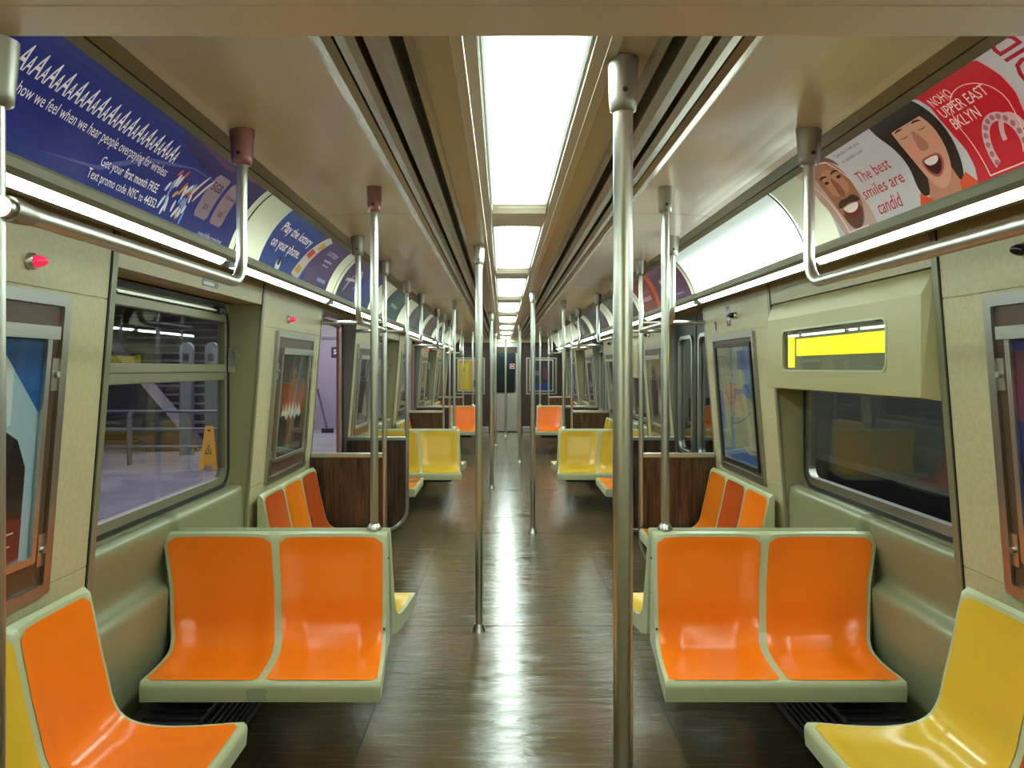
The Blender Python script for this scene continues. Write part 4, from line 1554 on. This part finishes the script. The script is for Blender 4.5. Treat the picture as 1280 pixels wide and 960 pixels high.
def sm(poly, n=2):
    """round a printed outline by cutting its corners"""
    for _ in range(n):
        o = []
        for i in range(len(poly)):
            a_, b_ = poly[i], poly[(i + 1) % len(poly)]
            o += [(a_[0] * .75 + b_[0] * .25, a_[1] * .75 + b_[1] * .25), (a_[0] * .25 + b_[0] * .75, a_[1] * .25 + b_[1] * .75)]
        poly = o
    return poly


def at(ox, polys, f=.82, oy=.0):
    return [[(ox + p[0] * f, oy + p[1]) for p in q] for q in polys]


T = lambda P: at(-.02, P, .72)
A('face_print', T([[(.0, .99), (.30, .99), (.35, .82), (.36, .5), (.40, .2), (.42, .01), (.10, .01), (.04, .3), (.0, .5)]]), (186, 160, 148), .0028)
A('face_print', T([sm([(.10, .62), (.12, .80), (.20, .90), (.30, .88), (.36, .76), (.37, .52), (.36, .30), (.31, .12), (.24, .06), (.16, .14), (.11, .36)])]), (158, 108, 82), .0032)
A('face_print', T([sm([(.14, .60), (.18, .76), (.27, .78), (.33, .64), (.33, .44), (.16, .44)])]), (184, 130, 100), .0034)
A('hair_print', T([sm([(.08, .66), (.09, .88), (.16, .97), (.30, .97), (.37, .88), (.385, .70), (.34, .84), (.24, .90), (.14, .84)])]), (112, 82, 66), .0037)
A('face_print', T([sm([(.13, .685), (.17, .735), (.22, .71), (.22, .69), (.17, .70)]), sm([(.26, .71), (.31, .735), (.35, .685), (.31, .70), (.26, .69)])]), (62, 40, 32), .0040)
A('face_print', T([ell(.175, .635, .022, .006, vs=VS), ell(.305, .635, .022, .006, vs=VS)]), (50, 32, 26), .0041)
A('face_print', T([sm([(.225, .66), (.25, .66), (.275, .47), (.25, .43), (.215, .44), (.205, .48)])]), (140, 90, 66), .0042)
A('hair_print', T([sm([(.13, .34), (.17, .41), (.24, .405), (.25, .405), (.32, .42), (.36, .34), (.33, .33), (.25, .355), (.17, .33)])]), (64, 42, 34), .0044)
A('hair_print', T([sm([(.14, .30), (.17, .14), (.24, .07), (.31, .14), (.35, .30), (.31, .20), (.24, .15), (.18, .20)])]), (92, 62, 50), .0043)
A('mouth_print', T([sm([(.155, .32), (.25, .335), (.345, .33), (.31, .22), (.25, .185), (.19, .22)])]), (112, 44, 42), .0045)
A('teeth_print', T([sm([(.165, .325), (.25, .335), (.335, .33), (.30, .265), (.25, .25), (.20, .265)])]), (226, 220, 208), .0048)
A('outline_print', T([[(.05, .66), (.056, .66), (.15, .09), (.34, .09), (.34, .075), (.14, .075)], [(.05, .66), (.09, .84), (.2, .93), (.32, .86), (.39, .5), (.384, .5), (.314, .84), (.2, .915), (.096, .825), (.056, .66)]]), (226, 206, 196), .0052)
red = (176, 30, 44)
A('lettering', [], (96, 90, 92), .004, [text2d('Take the 3 min quiz', .275, .82, .016, .16, vscale=VS), text2d('at candidco.com', .285, .73, .016, .13, vscale=VS)])
A('lettering', [], red, .004, [text2d('The best', .285, .47, .040, .20, vscale=VS), text2d('smiles are', .265, .31, .040, .245, vscale=VS)])
A('lettering', [], red, .004, [text2d('candid', .31, .13, .046, .14, vscale=VS)])
# woman with her head thrown back, laughing
W_ = lambda P: at(-.045, P, .80)
A('hair_print', W_([sm([(.74, .99), (.71, .80), (.74, .60), (.755, .40), (.74, .22), (.77, .10), (.80, .24), (.82, .50), (.92, .70), (.99, .50), (1.0, .26), (.985, .10), (1.02, .22), (1.04, .50), (1.03, .80), (1.0, .99)])]), (44, 32, 30), .0030)
A('neck_print', W_([sm([(.74, .01), (.80, .12), (.83, .30), (.96, .30), (.985, .12), (1.05, .01)], 1)]), (190, 130, 100), .0032)
A('shirt_print', W_([[(.71, .01), (.745, .17), (.80, .10), (.83, .01)]]), (214, 84, 40), .0034)
A('shirt_print', W_([[(.97, .01), (.975, .13), (1.02, .19), (1.06, .10), (1.08, .01)]]), (214, 84, 40), .0034)
A('face_print', W_([sm([(.785, .60), (.80, .80), (.88, .90), (.96, .84), (.995, .66), (.99, .42), (.96, .22), (.90, .12), (.84, .18), (.80, .38)])]), (206, 154, 126), .0036)
A('face_print', W_([sm([(.80, .56), (.84, .60), (.86, .48), (.83, .40)]), sm([(.93, .58), (.97, .60), (.98, .46), (.94, .42)])]), (218, 148, 124), .0038)
A('hair_print', W_([sm([(.76, .99), (.765, .76), (.80, .72), (.83, .84), (.90, .90), (.96, .82), (1.01, .70), (1.02, .99)])]), (38, 28, 28), .0040)
A('face_print', W_([sm([(.80, .715), (.835, .745), (.87, .72), (.835, .72)]), sm([(.91, .72), (.945, .745), (.98, .70), (.945, .715)])]), (72, 44, 38), .0042)
A('face_print', W_([sm([(.80, .655), (.835, .63), (.87, .65), (.835, .64)]), sm([(.91, .65), (.945, .63), (.98, .645), (.945, .64)])]), (66, 38, 34), .0042)
A('face_print', W_([sm([(.882, .66), (.90, .66), (.925, .50), (.905, .465), (.875, .465), (.86, .50)])]), (178, 120, 96), .0042)
A('mouth_print', W_([sm([(.83, .41), (.885, .42), (.95, .41), (.945, .30), (.89, .215), (.84, .29)])]), (176, 82, 76), .0044)
A('mouth_print', W_([sm([(.84, .395), (.885, .40), (.94, .395), (.93, .30), (.89, .24), (.85, .30)])]), (66, 24, 26), .0046)
A('teeth_print', W_([sm([(.845, .395), (.885, .402), (.935, .395), (.92, .345), (.885, .335), (.86, .345)])]), (230, 224, 214), .0049)
# red field
A('print', [sm([(.76, .99), (.80, .84), (.79, .55), (.82, .25), (.80, .01), (1.06, .01), (1.04, .35), (1.06, .6), (1.03, .99)], 1)], (200, 30, 44), .0052)
A('lettering', [], (232, 214, 206), .0058, [text2d('NOHO', .81, .74, .034, .085, vscale=VS), text2d('UPPER EAST', .81, .62, .034, .18, vscale=VS), text2d('BKLYN', .82, .50, .034, .105, vscale=VS)])


def arch(cx, cy, r0, r1, ry, a0, a1, n=24):
    o = []
    for i in range(n + 1):
        t = math.radians(a0 + (a1 - a0) * i / n)
        o.append((cx + r0 * math.cos(t), cy + ry * math.sin(t) * VS))
    for i in range(n, -1, -1):
        t = math.radians(a0 + (a1 - a0) * i / n)
        o.append((cx + r1 * math.cos(t), cy + (ry - (r0 - r1)) * math.sin(t) * VS))
    return o


def quads_of(poly):
    n = len(poly) // 2
    return [[poly[i], poly[i + 1], poly[-2 - i], poly[-1 - i]] for i in range(n - 1)]


A('aligner_print', quads_of(arch(.95, .25, .070, .046, .085, -30, 210)) + quads_of(arch(.99, .28, .045, .030, .06, 10, 180)), (214, 176, 176), .0058)
tt = []
for i in range(13):
    t = math.radians(-25 + 230 * i / 12)
    tt.append(ell(.95 + .058 * math.cos(t), .25 + .073 * math.sin(t) * VS, .008, .008, 10, vs=VS))
A('aligner_print', tt, (168, 112, 116), .0062)
A('outline_print', quads_of(arch(.93, .50, .095, .0925, .10, 0, 180)) + [[(.835, .50), (.8375, .50), (.862, .10), (.859, .09)], [(.859, .09), (.859, .10), (1.01, .10), (1.013, .09)], [(1.025, .50), (1.0225, .50), (1.01, .09), (1.013, .09)]], (236, 206, 196), .0064)
A('lettering', [], red, .0058, [text2d('CANDID', 1.165, .02, .072, .335, rot=PI / 2, vscale=VS, bold=.012)])


def simple_ad(side, ya, yb, base, label, items):
    start = ya if side < 0 else yb
    r_, A = ad(side, start, yb - ya, base, label)
    W = yb - ya
    for i, (polys, col) in enumerate(items):
        A('print', [[(p[0] * W, p[1]) for p in q] for q in polys], col, .0028 + i * .0004)


simple_ad(-1, 4.93, 6.10, (42, 40, 110), 'purple and blue advertisement with white scribbled loops, third along the left wall',
          [([[(0, 0.01), (.3, 0.01), (.45, .99), (0, .99)]], (58, 44, 92)), ([[(.5, .2), (.9, .3), (.8, .8), (.55, .75)]], (36, 72, 140)), ([[(.12, .2), (.2, .6), (.3, .75), (.4, .6), (.36, .3), (.34, .3), (.37, .58), (.3, .7), (.22, .57), (.14, .2)]], (176, 170, 190)), ([[(.08, .4), (.34, .46), (.34, .52), (.08, .46)]], (190, 186, 200))])
simple_ad(-1, 6.75, 7.75, (40, 66, 72), 'dark teal advertisement further along the left wall', [([[(.1, .2), (.8, .1), (.9, .9), (.3, .8)]], (60, 96, 100)), ([[(.3, .4), (.7, .36), (.7, .44), (.3, .48)]], (150, 160, 160))])
simple_ad(-1, 8.5, 9.9, (52, 54, 62), 'dark grey advertisement above the middle left window', [([[(.2, .1), (.5, .2), (.4, .9), (.1, .8)]], (92, 92, 96)), ([[(.6, .2), (.9, .3), (.85, .7), (.62, .6)]], (36, 52, 92))])
simple_ad(-1, 10.3, 11.6, (64, 60, 72), 'grey-violet advertisement near the middle left door', [([[(.2, .1), (.5, .2), (.4, .9), (.1, .8)]], (120, 60, 56))])
simple_ad(-1, 12.1, 13.6, (56, 62, 70), 'slate advertisement above the far left seats', [([[(.3, .1), (.6, .2), (.5, .9), (.2, .8)]], (130, 130, 126))])
simple_ad(1, 4.92, 6.55, (84, 44, 84), 'purple and red advertisement on the right wall past the glowing panel',
          [([[(0, .01), (.40, .01), (.44, .99), (.0, .99)]], (128, 38, 38)), ([[(.34, .0 + .05), (.42, .05), (.52, .95), (.44, .95)]], (190, 84, 52)), ([[(.60, .46), (.86, .46), (.86, .60), (.60, .60)], [(.10, .3), (.3, .3), (.3, .4), (.10, .4)]], (176, 140, 160)), ([[(.55, .20), (.9, .16), (.9, .19), (.55, .23)]], (150, 130, 190))])
simple_ad(1, 6.8, 8.2, (60, 58, 62), 'dark advertisement above the middle right window', [([[(.2, .1), (.5, .2), (.4, .9), (.1, .8)]], (104, 98, 92)), ([[(.6, .3), (.8, .3), (.8, .5), (.6, .5)]], (132, 60, 50))])
simple_ad(1, 8.7, 10.1, (70, 58, 84), 'violet-grey advertisement near the middle right door', [([[(.2, .1), (.6, .2), (.5, .9), (.1, .8)]], (52, 48, 60))])
simple_ad(1, 10.5, 11.9, (66, 68, 66), 'charcoal advertisement above the far right seats', [([[(.3, .1), (.6, .2), (.5, .9), (.2, .8)]], (140, 140, 132))])

# ---------------------------------------------------------------- the station outside the left windows
mb = MB(); mb.box(-14, -1.60, -4, 30, -.10, -.02)
tag(mb.build('platform_floor', 'concrete'), kind='structure')
mb = MB(); mb.box(-14, -1.4, -4, 30, 3.4, 3.5)
for yy in range(0, 30, 2):
    mb.box(-14, -1.8, yy, yy + .25, 3.1, 3.4)
tag(mb.build('station_ceiling', 'stationceil'), kind='structure')
mb = MB(); mb.box(-14.1, -14, -4, 30, 0, 3.5)
mb.box(-14, -6.9, 29.9, 30, 0, 3.5)
tag(mb.build('station_wall', mat('station_tile', srgb(150, 146, 160), .5)), kind='structure')
mb = MB(); mb.box(-5.6, -1.7, 18.7, 18.9, -.02, 2.7)
sw = mb.build('station_room_wall', 'mauve'); tag(sw, kind='structure')
pr = bpy.data.objects.new('door_8', None); COL.objects.link(pr); tag(pr, kind='structure')
mb = MB(); mb.box(-4.75, -3.85, 18.66, 18.70, -.02, 2.15); mb.build('door_leaf', 'mauvedoor', pr)
mb = MB()
mb.box(-4.82, -4.75, 18.65, 18.70, -.02, 2.22); mb.box(-3.85, -3.78, 18.65, 18.70, -.02, 2.22); mb.box(-4.82, -3.78, 18.65, 18.70, 2.15, 2.22)
mb.build('door_frame', 'railgrey', pr)
r_ = thing('platform_notice', 'small dark notice with a pale letter S beside the mauve platform door', 'sign', (-4.13, 18.64, 1.85))
mb = MB(); mb.box(-.09, .09, -.01, .01, -.12, .12); mb.build('board', 'darkmetal', r_)
flat_art('lettering', [], M['white'], lambda u, v: (u, -.012, v), r_, text_mesh=[text2d('S', 0, -.05, .11, .07, align='C', bold=.02)])
# broom leaning on the mauve wall
r_ = thing('broom', 'long-handled broom leaning on the mauve wall outside the left door', 'broom', (-4.5, 17.5, 0))
MB().tube([(0, .9, .95), (.42, 0.1, .05)], .022, 8).build('handle', 'darkmetal', r_)
MB().rbox(.30, .56, .02, .14, -.015, .08, .01).build('brush_head', 'rubber', r_)

# stair
r_ = thing('platform_stair', 'dark steel staircase rising on the platform beyond the left window', 'staircase', (0, 0, 0))
mb = MB()
for i in range(18):
    z = .10 + i * .17
    y = 14.2 + i * .20
    mb.box(-8.2, -5.15, y, y + .26, z - .055, z)
mb.build('treads', 'tread', r_)
mb = MB()
for i in range(18):
    z = .10 + i * .17
    y = 14.2 + i * .20
    mb.box(-8.2, -5.15, y + .20, y + .22, z, z + .13)
mb.build('risers', 'darkmetal', r_)
mb = MB(); mb.prism([(-5.45, -.02), (-6.35, -.02), (-8.3, 2.0), (-8.3, 2.95), (-8.0, 2.95)], 'y', 13.6, 14.15)
mb.build('stringer', 'darkmetal', r_)
# railing
r_ = thing('platform_railing', 'grey three-bar railing on the platform outside the nearest left window', 'railing', (0, 11.7, 0))
for z in (.80, .53, .26):
    MB().tube([(-7.2, 0, z), (-4.35, 0, z)], .022, 8).build('rail', 'railgrey', r_)
for x in (-7.1, -5.75, -4.38):
    MB().tube([(x, 0, -.02), (x, 0, .82)], .04, 8).build('post', 'railgrey', r_)
# two round-topped posts
for i, x in enumerate((-5.45, -5.02)):
    r_ = thing('platform_post', '%s of two tall round-topped grey posts on the platform' % ('left' if i == 0 else 'right'), 'post', (x, 13.1, 0), 0, 'round-topped platform posts')
    pts = [(-.11, -.02), (.11, -.02), (.11, 1.78)] + [(.11 * math.cos(math.radians(a)), 1.78 + .12 * math.sin(math.radians(a))) for a in range(15, 180, 15)] + [(-.11, 1.78)]
    mb = MB(); mb.prism(pts, 'y', -.05, .05); mb.build('post_body', mat('post_grey', srgb(96, 106, 108), .5), r_)
    mb = MB(); mb.box(-.055, .055, -.056, -.05, 1.58, 1.70); mb.build('plate', 'darkmetal', r_)
# wet floor sign
r_ = thing('wet_floor_sign', 'yellow folding wet floor sign standing on the platform', 'floor sign', (-4.4, 11.35, -.02), math.radians(12))
for s_ in (-1, 1):
    mb = MB()
    pts = [(-.13, 0), (-.06, 0), (-.05, .06), (.05, .06), (.06, 0), (.13, 0), (.055, .62), (-.055, .62)]
    vs = [(p[0], s_ * (.14 - .20 * p[1]), p[1]) for p in pts] + [(p[0], s_ * (.14 - .20 * p[1]) + .012, p[1]) for p in pts]
    n = len(pts)
    mb.add(vs, [tuple(range(n)), tuple(range(2 * n - 1, n - 1, -1))] + [(i, (i + 1) % n, n + (i + 1) % n, n + i) for i in range(n)])
    pn = mb.build('panel', 'signyellow', r_)
    if s_ < 0:
        f_ = lambda u, v: (u, -(.14 - .20 * v) - .003, v)
        flat_art('warning_mark', [[(-.05, .22), (.05, .22), (0, .36)]], color_mat((40, 34, 20)), f_, pn)
        flat_art('warning_mark', [[(-.034, .235), (.034, .235), (0, .335)]], M['signyellow'], lambda u, v: (u, -(.14 - .20 * v) - .005, v), pn)
        flat_art('warning_mark', [[(-.008, .25), (.008, .25), (.004, .30), (-.004, .30)], ell(0, .56, .02, .016)], color_mat((40, 34, 20)), lambda u, v: (u, -(.14 - .20 * v) - .007, v), pn)
# barrier and yellow edge in the distance
r_ = thing('striped_barrier', 'red and white striped barrier far along the platform', 'barrier', (-10.4, 19.5, 0))
mb = MB(); mb.box(-1.8, 1.8, -.03, .03, .10, .75); mb.build('board', 'white', r_)
for i in range(12):
    x = -1.75 + i * .3
    flat_art('stripe', [[(x, .10), (x + .13, .10), (x + .28, .75), (x + .15, .75)]], color_mat((150, 50, 56)), lambda u, v: (u, -.033, v), r_)
for x in (-1.6, 1.6):
    MB().box(x - .05, x + .05, -.2, .2, -.02, .12).build('foot', 'railgrey', r_)
mb = MB(); mb.box(-14, -6.8, 15.4, 16.3, -.02, -.012)
tag(mb.build('platform_yellow_edge', 'signyellow'), kind='structure')

# ---------------------------------------------------------------- the tunnel outside the right windows
mb = MB(); mb.box(3.3, 3.5, -4, 30, -1.2, 3.6)
tag(mb.build('tunnel_wall', 'tunnel'), kind='structure')
mb = MB(); mb.box(3.05, 3.30, -4, 30, .34, .56)
tag(mb.build('tunnel_ledge', 'black'), kind='structure')
mb = MB(); mb.box(1.6, 3.5, -4, 30, -1.3, -1.2)
tag(mb.build('tunnel_floor', 'tunnel'), kind='structure')
mb = MB(); mb.box(1.56, 3.5, -4, 30, 3.4, 3.5)
tag(mb.build('tunnel_roof', 'black'), kind='structure')
